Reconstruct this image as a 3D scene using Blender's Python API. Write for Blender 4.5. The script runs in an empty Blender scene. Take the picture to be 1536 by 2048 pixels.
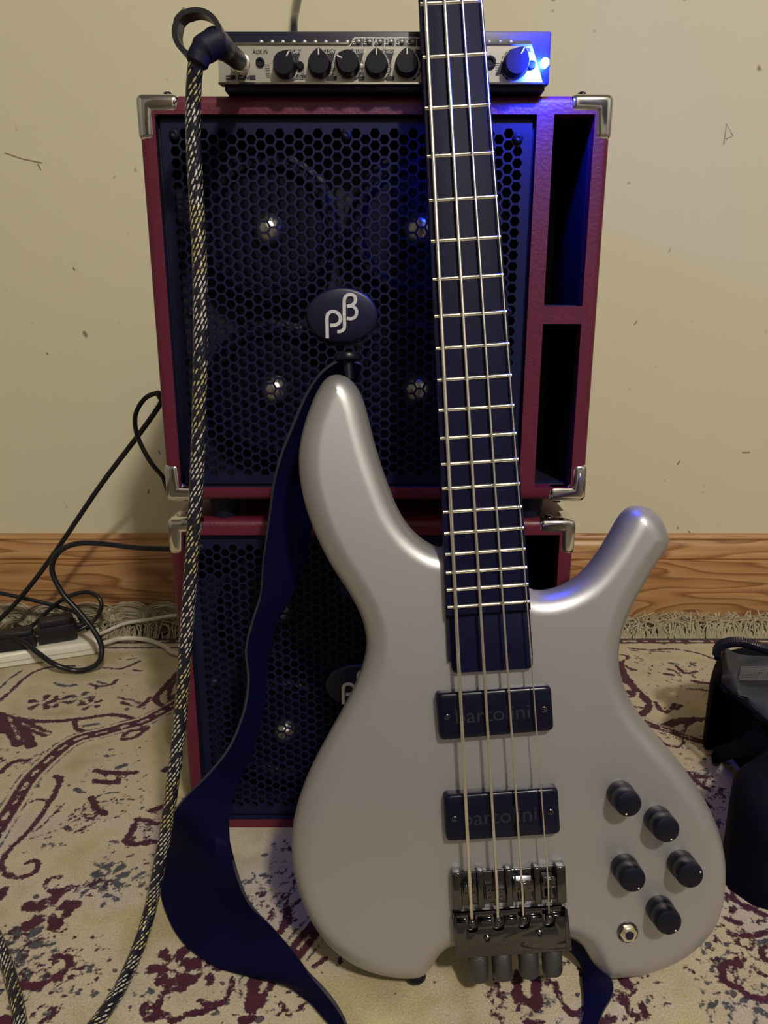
import bpy, bmesh, math, random
import numpy as np
from mathutils import Vector, Matrix
random.seed(3)
rng = np.random.default_rng(5)
# ------------------------------------------------------------------ camera, world, lights, exposure
F = 1550.0
P = math.atan(F/5550.0)
D = 0.634            # distance of the upper cabinet's front
CP, SP = math.cos(P), math.sin(P)
def raw_ray(px, py):
    x, y, z = (px-768)/F, -(py-1024)/F, 1.0
    return Vector((x, CP*z+SP*y, -SP*z+CP*y))
H = 0.4985           # camera height above the rug
cam_d = bpy.data.cameras.new('camera'); cam = bpy.data.objects.new('camera', cam_d)
bpy.context.scene.collection.objects.link(cam)
cam.location = (0, 0, H); cam.rotation_euler = (math.pi/2-P, 0, 0)
cam_d.sensor_fit = 'HORIZONTAL'; cam_d.sensor_width = 36; cam_d.lens = 36*F/1536
cam_d.clip_start = 0.01
bpy.context.scene.camera = cam
w = bpy.data.worlds.new('world'); bpy.context.scene.world = w; w.use_nodes = True
w.node_tree.nodes['Background'].inputs[0].default_value = (1.0, 0.85, 0.65, 1)
w.node_tree.nodes['Background'].inputs[1].default_value = 0.02
def lamp(name, loc, power, col, rad):
    l = bpy.data.lights.new(name, 'POINT'); l.energy = power; l.color = col; l.shadow_soft_size = rad
    o = bpy.data.objects.new(name, l); bpy.context.scene.collection.objects.link(o); o.location = loc
    return o
lamp('ceiling_lamp_light', (0.62, -1.25, 2.22), 160, (1.0, 0.94, 0.80), 0.08)
vs = bpy.context.scene.view_settings
vs.view_transform = 'Standard'; vs.look = 'None'; vs.gamma = 1; vs.use_curve_mapping = False
vs.exposure = 0.0
bpy.context.scene.display_settings.display_device = 'sRGB'
COL = bpy.context.scene.collection
# ------------------------------------------------------------------ pixel -> place helpers
O = Vector((0, 0, H))
def onY(px, py, Y):
    r = raw_ray(px, py); return O + r*(Y/r.y)
def onZ(px, py, z=0.0):
    r = raw_ray(px, py); return O + r*((z-H)/r.z)
# bass frame: V across, U along the strings, N out of the front
LEAN = math.radians(13.2); t_ = math.radians(1.5); h_ = Vector((math.cos(t_), math.sin(t_), 0))
N = Vector((math.sin(t_)*math.cos(LEAN), -math.cos(t_)*math.cos(LEAN), math.sin(LEAN)))
PT = Vector((0.04736, 0.59686, 0.67215))     # fretboard point where the neck rests against the amplifier
def onN(px, py):
    r = raw_ray(px, py); return O + r*(N.dot(PT-O)/N.dot(r))
Q24 = onN(981, 1208.6); U = (onN(905, 4)-Q24).normalized(); V = U.cross(N)
S = .8248                        # scale length
SAD = Q24 - U*.2078              # saddle line centre, on the fretboard plane
FRET_PX = {5:(905,4),6:(911,110.7),7:(918,212.6),8:(922,308.7),9:(927,396.7),10:(933,478),11:(939,554),12:(944,628),13:(948,692),14:(952,755),15:(955.5,815.5),16:(959,871.5),17:(962,923.5),18:(966,972),19:(969,1018.5),20:(972,1061),21:(977,1102.8),22:(979,1139.6),23:(980,1174),24:(981,1208.6)}
MB_ = Matrix((( V.x, U.x, N.x, SAD.x), (V.y, U.y, N.y, SAD.y), (V.z, U.z, N.z, SAD.z), (0, 0, 0, 1)))
def onB(px, py, n=0.0):
    """pixel -> bass local (v,u,n)"""
    r = raw_ray(px, py); P0 = SAD + N*n
    p = O + r*(N.dot(P0-O)/N.dot(r)); d = p-SAD
    return Vector((d.dot(V), d.dot(U), d.dot(N)))
# ------------------------------------------------------------------ mesh helpers
class MB:
    def __init__(s): s.v = []; s.f = []; s.uv = None; s.mi = []
    def add(s, vs, fs, mi=0):
        k = len(s.v); s.v += [tuple(p) for p in vs]; s.f += [tuple(i+k for i in f) for f in fs]; s.mi += [mi]*len(fs)
    def box(s, c, h, ax=None, mi=0):
        X, Y, Z = ax or (Vector((1,0,0)), Vector((0,1,0)), Vector((0,0,1))); c = Vector(c)
        vs = [c+X*(h[0]*a)+Y*(h[1]*b)+Z*(h[2]*d) for a in (-1,1) for b in (-1,1) for d in (-1,1)]
        s.add(vs, [(0,1,3,2),(4,6,7,5),(0,4,5,1),(2,3,7,6),(0,2,6,4),(1,5,7,3)], mi)
    def prism(s, poly, a, b, ax=None, o=(0,0,0), taper=1.0, mi=0):
        """poly in (x,y) of frame ax=(X,Y,Z) at origin o, from Z=a to Z=b"""
        X, Y, Z = ax or (Vector((1,0,0)), Vector((0,1,0)), Vector((0,0,1))); o = Vector(o); n = len(poly)
        cx = sum(p[0] for p in poly)/n; cy = sum(p[1] for p in poly)/n
        lo = [o+X*p[0]+Y*p[1]+Z*a for p in poly]
        hi = [o+X*(cx+(p[0]-cx)*taper)+Y*(cy+(p[1]-cy)*taper)+Z*b for p in poly]
        s.add(lo+hi, [tuple(range(n-1,-1,-1)), tuple(range(n,2*n))]+[(i,(i+1)%n,n+(i+1)%n,n+i) for i in range(n)], mi)
    def tube(s, pts, r, seg=8, cap=True, mi=0):
        pts = [Vector(p) for p in pts]; n = len(pts); rs = r if hasattr(r, '__len__') else [r]*n
        t0 = (pts[1]-pts[0]).normalized(); a = t0.orthogonal().normalized(); vs = []
        for i, p in enumerate(pts):
            t = (pts[min(i+1,n-1)]-pts[max(i-1,0)]).normalized()
            a = (a-t*a.dot(t)).normalized(); b = t.cross(a)
            for k in range(seg):
                an = 2*math.pi*k/seg; vs.append(p+(a*math.cos(an)+b*math.sin(an))*rs[i])
        fs = [(i*seg+k, i*seg+(k+1)%seg, (i+1)*seg+(k+1)%seg, (i+1)*seg+k) for i in range(n-1) for k in range(seg)]
        if cap: fs += [tuple(range(seg-1,-1,-1)), tuple((n-1)*seg+k for k in range(seg))]
        s.add(vs, fs, mi)
    def lathe(s, prof, o=(0,0,0), ax=None, seg=24, mi=0):
        """prof: (radius, height) list, along Z of frame"""
        X, Y, Z = ax or (Vector((1,0,0)), Vector((0,1,0)), Vector((0,0,1))); o = Vector(o); vs = []
        for r, h in prof:
            for k in range(seg):
                a = 2*math.pi*k/seg; vs.append(o+X*(r*math.cos(a))+Y*(r*math.sin(a))+Z*h)
        fs = [(i*seg+k, i*seg+(k+1)%seg, (i+1)*seg+(k+1)%seg, (i+1)*seg+k) for i in range(len(prof)-1) for k in range(seg)]
        fs += [tuple(range(seg-1,-1,-1)), tuple((len(prof)-1)*seg+k for k in range(seg))]
        s.add(vs, fs, mi)
    def stroke(s, pts, wd, o, ax, z0, z1, closed=False, mi=0):
        """flat ribbon along a 2D polyline in frame, from z0 to z1"""
        X, Y, Z = ax; o = Vector(o); n = len(pts); L = []; R = []
        for i in range(n):
            a = pts[(i-1)%n] if closed or i > 0 else pts[i]; b = pts[(i+1)%n] if closed or i < n-1 else pts[i]
            d = Vector((b[0]-a[0], b[1]-a[1])).normalized(); q = Vector((-d.y, d.x))*wd/2
            L.append((pts[i][0]+q.x, pts[i][1]+q.y)); R.append((pts[i][0]-q.x, pts[i][1]-q.y))
        m = n if closed else n-1
        for z_, in ((z1,),):
            vs = []
            for i in range(n):
                for (p, z) in ((L[i], z0), (L[i], z1), (R[i], z1), (R[i], z0)):
                    vs.append(o+X*p[0]+Y*p[1]+Z*z)
            fs = []
            for i in range(m):
                j = (i+1)%n
                for k in range(4): fs.append((i*4+k, j*4+k, j*4+(k+1)%4, i*4+(k+1)%4))
            if not closed: fs += [(0,1,2,3), ((n-1)*4+3,(n-1)*4+2,(n-1)*4+1,(n-1)*4)]
            s.add(vs, fs, mi)
    def build(s, name, mats, parent=None, smooth=35, bevel=None, mw=None, inv=True):
        me = bpy.data.meshes.new(name); me.from_pydata(s.v, [], s.f)
        mats = mats if isinstance(mats, (list, tuple)) else [mats]
        for m in mats: me.materials.append(m)
        me.polygons.foreach_set('material_index', s.mi)
        bm = bmesh.new(); bm.from_mesh(me); bmesh.ops.recalc_face_normals(bm, faces=bm.faces)
        if bevel:
            es = [e for e in bm.edges if len(e.link_faces) == 2 and e.calc_face_angle(0) > math.radians(40)]
            bmesh.ops.bevel(bm, geom=es, offset=bevel[0], segments=bevel[1], affect='EDGES', profile=0.5, clamp_overlap=True)
        bm.to_mesh(me); bm.free()
        if smooth:
            me.polygons.foreach_set('use_smooth', [True]*len(me.polygons)); me.set_sharp_from_angle(angle=math.radians(smooth))
        o = bpy.data.objects.new(name, me); COL.objects.link(o)
        if parent is not None: o.parent = parent
        return o
def crom(pts, n=6, closed=False):
    pts = [Vector(p) for p in pts]; out = []; m = len(pts)
    for i in range(m if closed else m-1):
        if closed: a, b, c, d = pts[(i-1)%m], pts[i], pts[(i+1)%m], pts[(i+2)%m]
        else: a, b, c, d = pts[max(i-1,0)], pts[i], pts[i+1], pts[min(i+2,m-1)]
        for k in range(n):
            t = k/n; out.append(0.5*((2*b)+(c-a)*t+(2*a-5*b+4*c-d)*t*t+(3*b-a-3*c+d)*t**3))
    if not closed: out.append(pts[-1])
    return out
def resample(pts, n, closed=True):
    a = np.array([tuple(p) for p in pts]); 
    if closed: a = np.vstack([a, a[:1]])
    s = np.r_[0, np.cumsum(np.linalg.norm(np.diff(a, axis=0), axis=1))]
    q = np.linspace(0, s[-1], n, endpoint=not closed)
    return np.stack([np.interp(q, s, a[:,k]) for k in range(a.shape[1])], 1)
def tag(o, label=None, cat=None, group=None, kind=None):
    if label: o['label'] = label
    if cat: o['category'] = cat
    if group: o['group'] = group
    if kind: o['kind'] = kind
    return o
def empty(name, label, cat, loc=(0,0,0), group=None):
    o = bpy.data.objects.new(name, None); COL.objects.link(o); o.location = loc; o.empty_display_size = .03
    return tag(o, label, cat, group)
FA = (Vector((1,0,0)), Vector((0,0,1)), Vector((0,-1,0)))     # frame of an upright front face
def text_mesh(txt, size, o, ax, mat, parent, name='lettering', depth=0.0002, align='CENTER', sx=1.0, sh=0.0):
    c = bpy.data.curves.new('t', 'FONT'); c.body = txt; c.size = size; c.align_x = align; c.align_y = 'CENTER'; c.extrude = depth; c.resolution_u = 3; c.shear = sh
    t = bpy.data.objects.new('t', c); COL.objects.link(t)
    dg = bpy.context.evaluated_depsgraph_get(); me = bpy.data.meshes.new_from_object(t.evaluated_get(dg))
    bpy.data.objects.remove(t)
    M = Matrix.Identity(4)
    for i in range(3): M[i][0] = ax[0][i]*sx; M[i][1] = ax[1][i]; M[i][2] = ax[2][i]; M[i][3] = o[i]
    me.transform(M); me.materials.clear(); me.materials.append(mat)
    ob = bpy.data.objects.new(name, me); COL.objects.link(ob); ob.parent = parent
    return ob
# ------------------------------------------------------------------ materials
def mat(name, col, rough=.5, metal=0., spec=.5, bump=None, emit=None, noise=None, coat=0):
    m = bpy.data.materials.new(name); m.use_nodes = True; nt = m.node_tree; b = nt.nodes['Principled BSDF']
    b.inputs['Base Color'].default_value = (*col, 1); b.inputs['Roughness'].default_value = rough
    b.inputs['Metallic'].default_value = metal; b.inputs['Specular IOR Level'].default_value = spec
    b.inputs['Coat Weight'].default_value = coat
    if emit: b.inputs['Emission Color'].default_value = (*emit[0], 1); b.inputs['Emission Strength'].default_value = emit[1]
    tc = nt.nodes.new('ShaderNodeTexCoord')
    if noise:   # (scale, darker factor)
        n = nt.nodes.new('ShaderNodeTexNoise'); n.inputs['Scale'].default_value = noise[0]; n.inputs['Detail'].default_value = 4
        nt.links.new(tc.outputs['Object'], n.inputs['Vector'])
        mx = nt.nodes.new('ShaderNodeMix'); mx.data_type = 'RGBA'
        mx.inputs[6].default_value = (*[c*noise[1] for c in col], 1); mx.inputs[7].default_value = (*col, 1)
        nt.links.new(n.outputs[0], mx.inputs[0]); nt.links.new(mx.outputs[2], b.inputs['Base Color'])
    if bump:    # (type, scale, strength, distance)
        if bump[0] == 'voronoi': t = nt.nodes.new('ShaderNodeTexVoronoi'); t.feature = 'DISTANCE_TO_EDGE'
        else: t = nt.nodes.new('ShaderNodeTexNoise'); t.inputs['Detail'].default_value = 5
        t.inputs['Scale'].default_value = bump[1]; nt.links.new(tc.outputs['Object'], t.inputs['Vector'])
        bp = nt.nodes.new('ShaderNodeBump'); bp.inputs['Strength'].default_value = bump[2]; bp.inputs['Distance'].default_value = bump[3]
        nt.links.new(t.outputs[0], bp.inputs['Height']); nt.links.new(bp.outputs[0], b.inputs['Normal'])
    return m
M = {}  # near-black colours below carry navy, standing in for blue lens glare
M['vinyl'] = mat('red_vinyl', (.125,.010,.034), .42, bump=('noise', 420, .5, .0006), noise=(60, .75))
M['grille'] = mat('grille_paint', (.006,.007,.034), .5, spec=.22)
M['inner'] = mat('black_interior', (.0035,.0035,.020), .6)
M['navy'] = mat('black_paint', (.005,.005,.028), .4, noise=(30, .8))
M['cone'] = mat('speaker_cone', (.003,.003,.014), .45, spec=.18, bump=('noise', 300, .4, .0005))
M['chrome'] = mat('chrome', (.78,.76,.74), .10, 1, noise=(25, .9))
M['dchrome'] = mat('black_chrome', (.14,.138,.15), .07, 1, noise=(60, .85))
M['cap'] = mat('aluminium_dome', (.72,.70,.64), .32, 1)
M['rubber'] = mat('black_rubber', (.004,.004,.018), .6, spec=.3)
M['body'] = mat('satin_silver_lacquer', (.46,.45,.475), .41, .72, bump=('noise', 900, .06, .0002), noise=(6, .96))
M['fb'] = mat('black_fingerboard', (.005,.005,.034), .55, spec=.15, bump=('noise', 120, .12, .0005), noise=(40, .7))
M['neck'] = mat('black_neck', (.005,.005,.024), .5, spec=.25, noise=(40, .8))
M['fret'] = mat('nickel_fret_wire', (.90,.84,.66), .28, 1)
M['string'] = mat('wound_steel', (.88,.84,.76), .34, 1)
M['pickup'] = mat('pickup_plastic', (.004,.004,.018), .25, spec=.3, noise=(200, .85))
M['pickup_mark'] = mat('pickup_emboss', (.016,.016,.03), .4)
M['knob'] = mat('knob_plastic', (.004,.004,.013), .34, spec=.35, noise=(200, .9))
M['white'] = mat('white_print', (.80,.78,.74), .5)
M['logo'] = mat('silver_logo', (.85,.84,.76), .35, .4)
M['plate'] = mat('brushed_plate', (.52,.49,.44), .38, .75, noise=(35, .78))
M['print'] = mat('black_print', (.012,.012,.03), .5)
M['strap'] = mat('black_leather', (.0025,.0025,.026), .65, spec=.08, bump=('noise', 260, .3, .0006), noise=(40, .75))
M['strap_edge'] = mat('strap_edge', (.030,.026,.045), .7, noise=(80, .7))
M['cable'] = mat('black_cable', (.006,.006,.012), .35, noise=(50, .8))
M['wcable'] = mat('white_cable', (.62,.57,.48), .4, noise=(50, .9))
M['wplastic'] = mat('white_plastic', (.74,.70,.60), .35, noise=(30, .92))
M['plug'] = mat('plug_plastic', (.010,.010,.016), .38, noise=(50, .85))
M['tuner'] = mat('knurled_black', (.10,.10,.105), .38, .8, bump=('voronoi', 900, .8, .0004))
M['bag'] = mat('black_nylon', (.0025,.0025,.010), .8, spec=.1, bump=('noise', 300, .5, .001), noise=(20, .7))
M['lining'] = mat('grey_lining', (.040,.040,.050), .8, bump=('noise', 500, .4, .0005), noise=(25, .7))
M['net'] = mat('grey_net', (.12,.12,.12), .6)
M['smudge'] = mat('wall_scuff', (.30,.24,.16), .8, noise=(80, .7))
M['fringe'] = mat('cotton_fringe', (.50,.43,.30), .85, noise=(60, .6))
M['led'] = mat('blue_led', (.1,.4,1), .2, emit=((.10,.55,1.0), 60))
M['lens'] = mat('led_lens', (.55,.53,.50), .2, .3)
def wall_mat():
    m = mat('cream_paint', (.56,.475,.335), .75, bump=('noise', 55, .12, .004)); nt = m.node_tree; b = nt.nodes['Principled BSDF']
    tc = nt.nodes['Texture Coordinate']; n = nt.nodes.new('ShaderNodeTexNoise'); n.inputs['Scale'].default_value = 1.6; n.inputs['Detail'].default_value = 3
    nt.links.new(tc.outputs['Object'], n.inputs['Vector'])
    mx = nt.nodes.new('ShaderNodeMix'); mx.data_type = 'RGBA'; mx.inputs[6].default_value = (.62,.565,.415,1); mx.inputs[7].default_value = (.675,.62,.46,1)
    nt.links.new(n.outputs[0], mx.inputs[0])
    v = nt.nodes.new('ShaderNodeTexNoise'); v.inputs['Scale'].default_value = 46; v.inputs['Detail'].default_value = 2
    nt.links.new(tc.outputs['Object'], v.inputs['Vector'])
    r = nt.nodes.new('ShaderNodeValToRGB'); r.color_ramp.elements[0].position = .74; r.color_ramp.elements[1].position = .80
    nt.links.new(v.outputs[0], r.inputs[0])
    m2 = nt.nodes.new('ShaderNodeMix'); m2.data_type = 'RGBA'; m2.inputs[7].default_value = (.26,.20,.13,1)
    nt.links.new(r.outputs[0], m2.inputs[0]); nt.links.new(mx.outputs[2], m2.inputs[6]); nt.links.new(m2.outputs[2], b.inputs['Base Color'])
    return m
M['wall'] = wall_mat()
M['room'] = mat('room_paint', (.30,.29,.27), .8, noise=(3, .9))
def pine_mat():
    m = mat('varnished_pine', (.4,.2,.09), .35); nt = m.node_tree; b = nt.nodes['Principled BSDF']; tc = nt.nodes['Texture Coordinate']
    mp = nt.nodes.new('ShaderNodeMapping'); mp.inputs['Scale'].default_value = (1.1, 9, 9); nt.links.new(tc.outputs['Object'], mp.inputs[0])
    n = nt.nodes.new('ShaderNodeTexNoise'); n.inputs['Scale'].default_value = 1.7; n.inputs['Detail'].default_value = 2
    nt.links.new(mp.outputs[0], n.inputs['Vector'])
    ml = nt.nodes.new('ShaderNodeMath'); ml.operation = 'MULTIPLY'; ml.inputs[1].default_value = 16; nt.links.new(n.outputs[0], ml.inputs[0])
    fr = nt.nodes.new('ShaderNodeMath'); fr.operation = 'FRACT'; nt.links.new(ml.outputs[0], fr.inputs[0])
    r = nt.nodes.new('ShaderNodeValToRGB'); e = r.color_ramp.elements
    e[0].position = 0; e[0].color = (.66,.37,.165,1); e[1].position = 1; e[1].color = (.63,.345,.15,1)
    x = e.new(.62); x.color = (.56,.28,.115,1); x = e.new(.88); x.color = (.33,.135,.055,1)
    nt.links.new(fr.outputs[0], r.inputs[0])
    g = nt.nodes.new('ShaderNodeTexNoise'); g.inputs['Scale'].default_value = 30; mp2 = nt.nodes.new('ShaderNodeMapping'); mp2.inputs['Scale'].default_value = (.25, 8, 8)
    nt.links.new(tc.outputs['Object'], mp2.inputs[0]); nt.links.new(mp2.outputs[0], g.inputs['Vector'])
    mx = nt.nodes.new('ShaderNodeMix'); mx.data_type = 'RGBA'; mx.blend_type = 'MULTIPLY'; mx.inputs[0].default_value = .45
    nt.links.new(r.outputs[0], mx.inputs[6]); nt.links.new(g.outputs[0], mx.inputs[7]); nt.links.new(mx.outputs[2], b.inputs['Base Color'])
    return m
M['pine'] = pine_mat()
def braid_mat():
    m = mat('braided_sleeve', (.01,.01,.02), .3); nt = m.node_tree; b = nt.nodes['Principled BSDF']; N_ = nt.nodes; Lk = nt.links
    uv = N_.new('ShaderNodeAttribute'); uv.attribute_name = 'braid'; sp = N_.new('ShaderNodeSeparateXYZ'); Lk.new(uv.outputs['Vector'], sp.inputs[0])
    def mth(op, a, b_=None):
        x = N_.new('ShaderNodeMath'); x.operation = op
        for i, q in enumerate((a, b_)):
            if q is None: continue
            if isinstance(q, (int, float)): x.inputs[i].default_value = q
            else: Lk.new(q, x.inputs[i])
        return x.outputs[0]
    u, v = sp.outputs[0], sp.outputs[1]          # u = turn 0..1, v = metres along
    # steep helix strands: lane index and bead phase
    A = mth('ADD', mth('MULTIPLY', u, -11), mth('MULTIPLY', v, 190))     # across-lane coordinate
    Bc = mth('SUBTRACT', mth('MULTIPLY', v, 150), mth('MULTIPLY', u, -4))
    lane = mth('FLOOR', A); fa = mth('FRACT', A)
    bph = mth('ADD', Bc, mth('MULTIPLY', lane, .5)); fb = mth('FRACT', bph)
    cell = mth('FLOOR', bph)
    da = mth('ABSOLUTE', mth('SUBTRACT', fa, .5)); db = mth('ABSOLUTE', mth('SUBTRACT', fb, .5))
    d = mth('ADD', mth('MULTIPLY', da, 1.0), mth('MULTIPLY', db, 1.0))
    da2 = mth('DIVIDE', da, .22); db2 = mth('DIVIDE', db, .42)
    mask = mth('LESS_THAN', mth('ADD', mth('MULTIPLY', da2, da2), mth('MULTIPLY', db2, db2)), 1.0)
    # groups of lanes are black
    gl = mth('FRACT', mth('DIVIDE', lane, 11)); keep = mth('LESS_THAN', gl, .82); mask = mth('MULTIPLY', mask, keep)
    cx = N_.new('ShaderNodeCombineXYZ'); Lk.new(lane, cx.inputs[0]); Lk.new(cell, cx.inputs[1])
    wn = N_.new('ShaderNodeTexWhiteNoise'); Lk.new(cx.outputs[0], wn.inputs['Vector'])
    mask = mth('MULTIPLY', mask, mth('GREATER_THAN', wn.outputs['Value'], .28))
    gold = mth('LESS_THAN', mth('FRACT', mth('MULTIPLY', v, 9.5)), .42)
    c1 = N_.new('ShaderNodeMix'); c1.data_type = 'RGBA'; c1.inputs[6].default_value = (.62,.58,.50,1); c1.inputs[7].default_value = (.60,.50,.22,1); Lk.new(gold, c1.inputs[0])
    c2 = N_.new('ShaderNodeMix'); c2.data_type = 'RGBA'; c2.inputs[6].default_value = (.010,.010,.022,1); Lk.new(c1.outputs[2], c2.inputs[7]); Lk.new(mask, c2.inputs[0])
    Lk.new(c2.outputs[2], b.inputs['Base Color'])
    bp = N_.new('ShaderNodeBump'); bp.inputs['Strength'].default_value = .8; bp.inputs['Distance'].default_value = .0008
    Lk.new(mth('SUBTRACT', 1.0, d), bp.inputs['Height']); Lk.new(bp.outputs[0], b.inputs['Normal'])
    return m
M['braid'] = braid_mat()
# ------------------------------------------------------------------ the setting
YW = 1.165                      # wall plane
YB = 1.147                      # baseboard face
RX0, RX1, RYB, RH = -1.75, 1.95, -2.1, 2.38
FZ = -0.008                     # bare floor, the rug's top is z = 0
def slab(name, a, b, m):
    q = MB(); a = Vector(a); b = Vector(b); q.box((a+b)/2, (b-a)/2); o = q.build(name, m, smooth=0); return tag(o, kind='structure')
M['boards'] = mat('dark_floorboards', (.10,.075,.055), .5, noise=(8, .6))
slab('floor', (RX0, RYB, FZ-.04), (RX1, YW, FZ), M['boards'])
slab('wall_back', (RX0, YW, FZ-.04), (RX1, YW+.08, RH), M['wall'])
slab('wall_left', (RX0-.08, RYB, FZ-.04), (RX0, YW+.08, RH), M['room'])
slab('wall_right', (RX1, RYB, FZ-.04), (RX1+.08, YW+.08, RH), M['room'])
slab('wall_front', (RX0-.08, RYB-.08, FZ-.04), (RX1+.08, RYB, RH), M['room'])
slab('ceiling', (RX0-.08, RYB-.08, RH), (RX1+.08, YW+.08, RH+.06), M['room'])
# dark door and window added behind the camera only to darken chrome reflections
slab('added_dark_door_1', (-.95, RYB, FZ), (-.15, RYB+.04, 2.0), M['boards'])
slab('added_dark_window_1', (.25, RYB, .85), (1.45, RYB+.02, 2.05), M['inner'])
# moulded pine baseboard: profile (distance in front of the wall, height)
BT = onY(768, 1073, YB).z
prof = [(0, BT), (.006, BT), (.009, BT-.002), (.010, BT-.006), (.0075, BT-.009), (.0075, BT-.011), (.011, BT-.014),
        (.0125, BT-.020), (.0125, BT-.026), (.0145, BT-.030), (.0155, BT-.034), (.0155, BT-.037), (.0125, BT-.0395), (.0125, BT-.0405), (.018, BT-.043), (.018, FZ), (0, FZ)]
q = MB(); n = len(prof); vs_ = [(RX0, YW-d_, z_) for d_, z_ in prof]+[(RX1, YW-d_, z_) for d_, z_ in prof]
q.add(vs_, [tuple(range(n)), tuple(range(2*n-1, n-1, -1))]+[(i, (i+1)%n, n+(i+1)%n, n+i) for i in range(n)])
tag(q.build('baseboard_back', M['pine'], smooth=50), kind='structure')
# scuffs on the wall
for pts, wd in (([(10,306),(45,318),(85,326)], 2.2), ([(76,328),(82,341)], 2.5), ([(1447,290),(1453,248),(1466,272),(1452,278)], 1.6), ([(1354,930),(1360,922)], 3),
                ([(1355,1054),(1356,1058)], 4), ([(1376,1062),(1380,1066)], 3), ([(317,901),(320,908)], 3), ([(146,535),(150,541)], 3), ([(93,705),(96,709)], 3), ([(1484,905),(1500,905)], 3), ([(1268,650),(1275,640)], 2)):
    q = MB(); P2 = [onY(a, b, YW) for a, b in pts]; q.stroke([(p.x, p.z) for p in P2], wd*.00075, (0, YW, 0), FA, -.0003, .0004)
    o = q.build('scuff_mark', M['smudge'], smooth=0); o.parent = bpy.data.objects['wall_back']
# ------------------------------------------------------------------ rug with a woven pattern
YE = onZ(768, 1278, 0).y
RXA, RXB, RYA = -1.05, 1.15, .12
def rug():
    step = .003
    nx = int((RXB-RXA)/step); ny = int((YE-RYA)/step)
    xs = np.linspace(RXA, RXB, nx); ys = np.linspace(RYA, YE, ny)
    X, Y = np.meshgrid(xs, ys)
    fields = {k: np.full(X.shape, .05) for k in 'RNLP'}
    def to(px, py): p = onZ(px, py, 0); return p.x, p.y
    def seg(k, a, b, w0, w1):
        m = max(w0, w1)+.03
        i0 = max(0, int((min(a[0],b[0])-m-RXA)/step)); i1 = min(nx, int((max(a[0],b[0])+m-RXA)/step)+2)
        j0 = max(0, int((min(a[1],b[1])-m-RYA)/step)); j1 = min(ny, int((max(a[1],b[1])+m-RYA)/step)+2)
        if i1 <= i0 or j1 <= j0: return
        xx = X[j0:j1, i0:i1]; yy = Y[j0:j1, i0:i1]; dx = b[0]-a[0]; dy = b[1]-a[1]; l = dx*dx+dy*dy+1e-12
        t = np.clip(((xx-a[0])*dx+(yy-a[1])*dy)/l, 0, 1)
        d = np.hypot(xx-a[0]-t*dx, yy-a[1]-t*dy)-(w0+(w1-w0)*t)
        f = fields[k]; f[j0:j1, i0:i1] = np.minimum(f[j0:j1, i0:i1], d)
    def st(k, w, pts, world=False):
        """curved stroke, w = full width in pixels at 2400 px/m"""
        hw = w*.5/2450*(1.2 if k == 'R' and not world else 1)
        if not world and pts[0][1] < 1570: hw = hw*1.25+.0006
        q = [to(*p) for p in pts] if not world else pts
        if len(q) == 1: q = [q[0], (q[0][0]+.0001, q[0][1])]
        if len(q) > 2: q = [(p.x, p.y) for p in crom([(a, b, 0) for a, b in q], 5)]
        for a, b in zip(q[:-1], q[1:]): seg(k, a, b, hw, hw)
    def flower(px, py, r, k='R', n=5, rot=0.):
        c = to(px, py)
        for i in range(n):
            a = rot+2*math.pi*i/n; e = (c[0]+r*math.cos(a), c[1]+r*math.sin(a))
            seg(k, (c[0]+.35*r*math.cos(a), c[1]+.35*r*math.sin(a)), e, r*.10, r*.30)
        seg('L', c, (c[0]+.0001, c[1]), r*.22, r*.22)
    def dots(k, px, py, rad, n, w):
        c = to(px, py)
        for _ in range(n):
            a = random.uniform(0, 6.28); rr = rad*math.sqrt(random.random()); e = (c[0]+rr*math.cos(a), c[1]+rr*math.sin(a))
            L_ = random.uniform(.001, .005); b = random.uniform(0, 6.28)
            seg(k, e, (e[0]+L_*math.cos(b), e[1]+L_*math.sin(b)), w, w*.6)
    def ladder(pts, w):
        q = [to(*p) for p in pts]; q = [(p.x, p.y, 0) for p in crom([(a, b, 0) for a, b in q], 5)]; q = resample(q, 400, False); hw = w*.5/2450*1.15
        tg = np.gradient(q[:,:2], axis=0); tg /= np.linalg.norm(tg, axis=1)[:,None]; nn = np.stack([-tg[:,1], tg[:,0]], 1)
        for i in range(0, 396, 4): seg('R', q[i,:2], q[i+4,:2], hw, hw)
        for sd in (-1, 1):
            for i in range(0, 396, 4):
                a, b = q[i,:2]+nn[i]*sd*(hw+.0042), q[i+4,:2]+nn[i+4]*sd*(hw+.0042); seg('N', a, b, .0010, .0010)
                a, b = q[i,:2]+nn[i]*sd*(hw+.0012), q[i+4,:2]+nn[i+4]*sd*(hw+.0012); seg('L', a, b, .0012, .0012)
        L_ = np.linalg.norm(np.diff(q, axis=0), axis=1).sum(); n = max(1, int(L_/.024))
        for i in range(n):
            a = q[int((i+.25)/n*399)]; b = q[int((i+.70)/n*399)]; wl = w*(.12 if i%2 else .17)/2450
            seg('L', a[:2], b[:2], wl, wl)
    R = lambda w, *p: st('R', w, p)
    Nn = lambda w, *p: st('N', w, p)
    Lt = lambda w, *p: st('L', w, p)
    # --- left field
    ladder([(-40,1715),(25,1612),(60,1557),(100,1517),(135,1488),(165,1474),(205,1465),(250,1452),(285,1443),(320,1425),(365,1400)], 34)
    R(9,(-20,1422),(40,1438),(100,1443),(165,1437),(220,1430),(262,1436),(285,1452))
    for a in (((5,1435),(22,1462),(36,1488)), ((25,1438),(50,1462),(62,1492)), ((45,1445),(75,1460),(92,1468)), ((-5,1430),(5,1450),(8,1462))): R(18,*a)
    Lt(3,(18,1435),(30,1462),(38,1480)); Lt(3,(45,1447),(70,1458),(105,1470))
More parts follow.
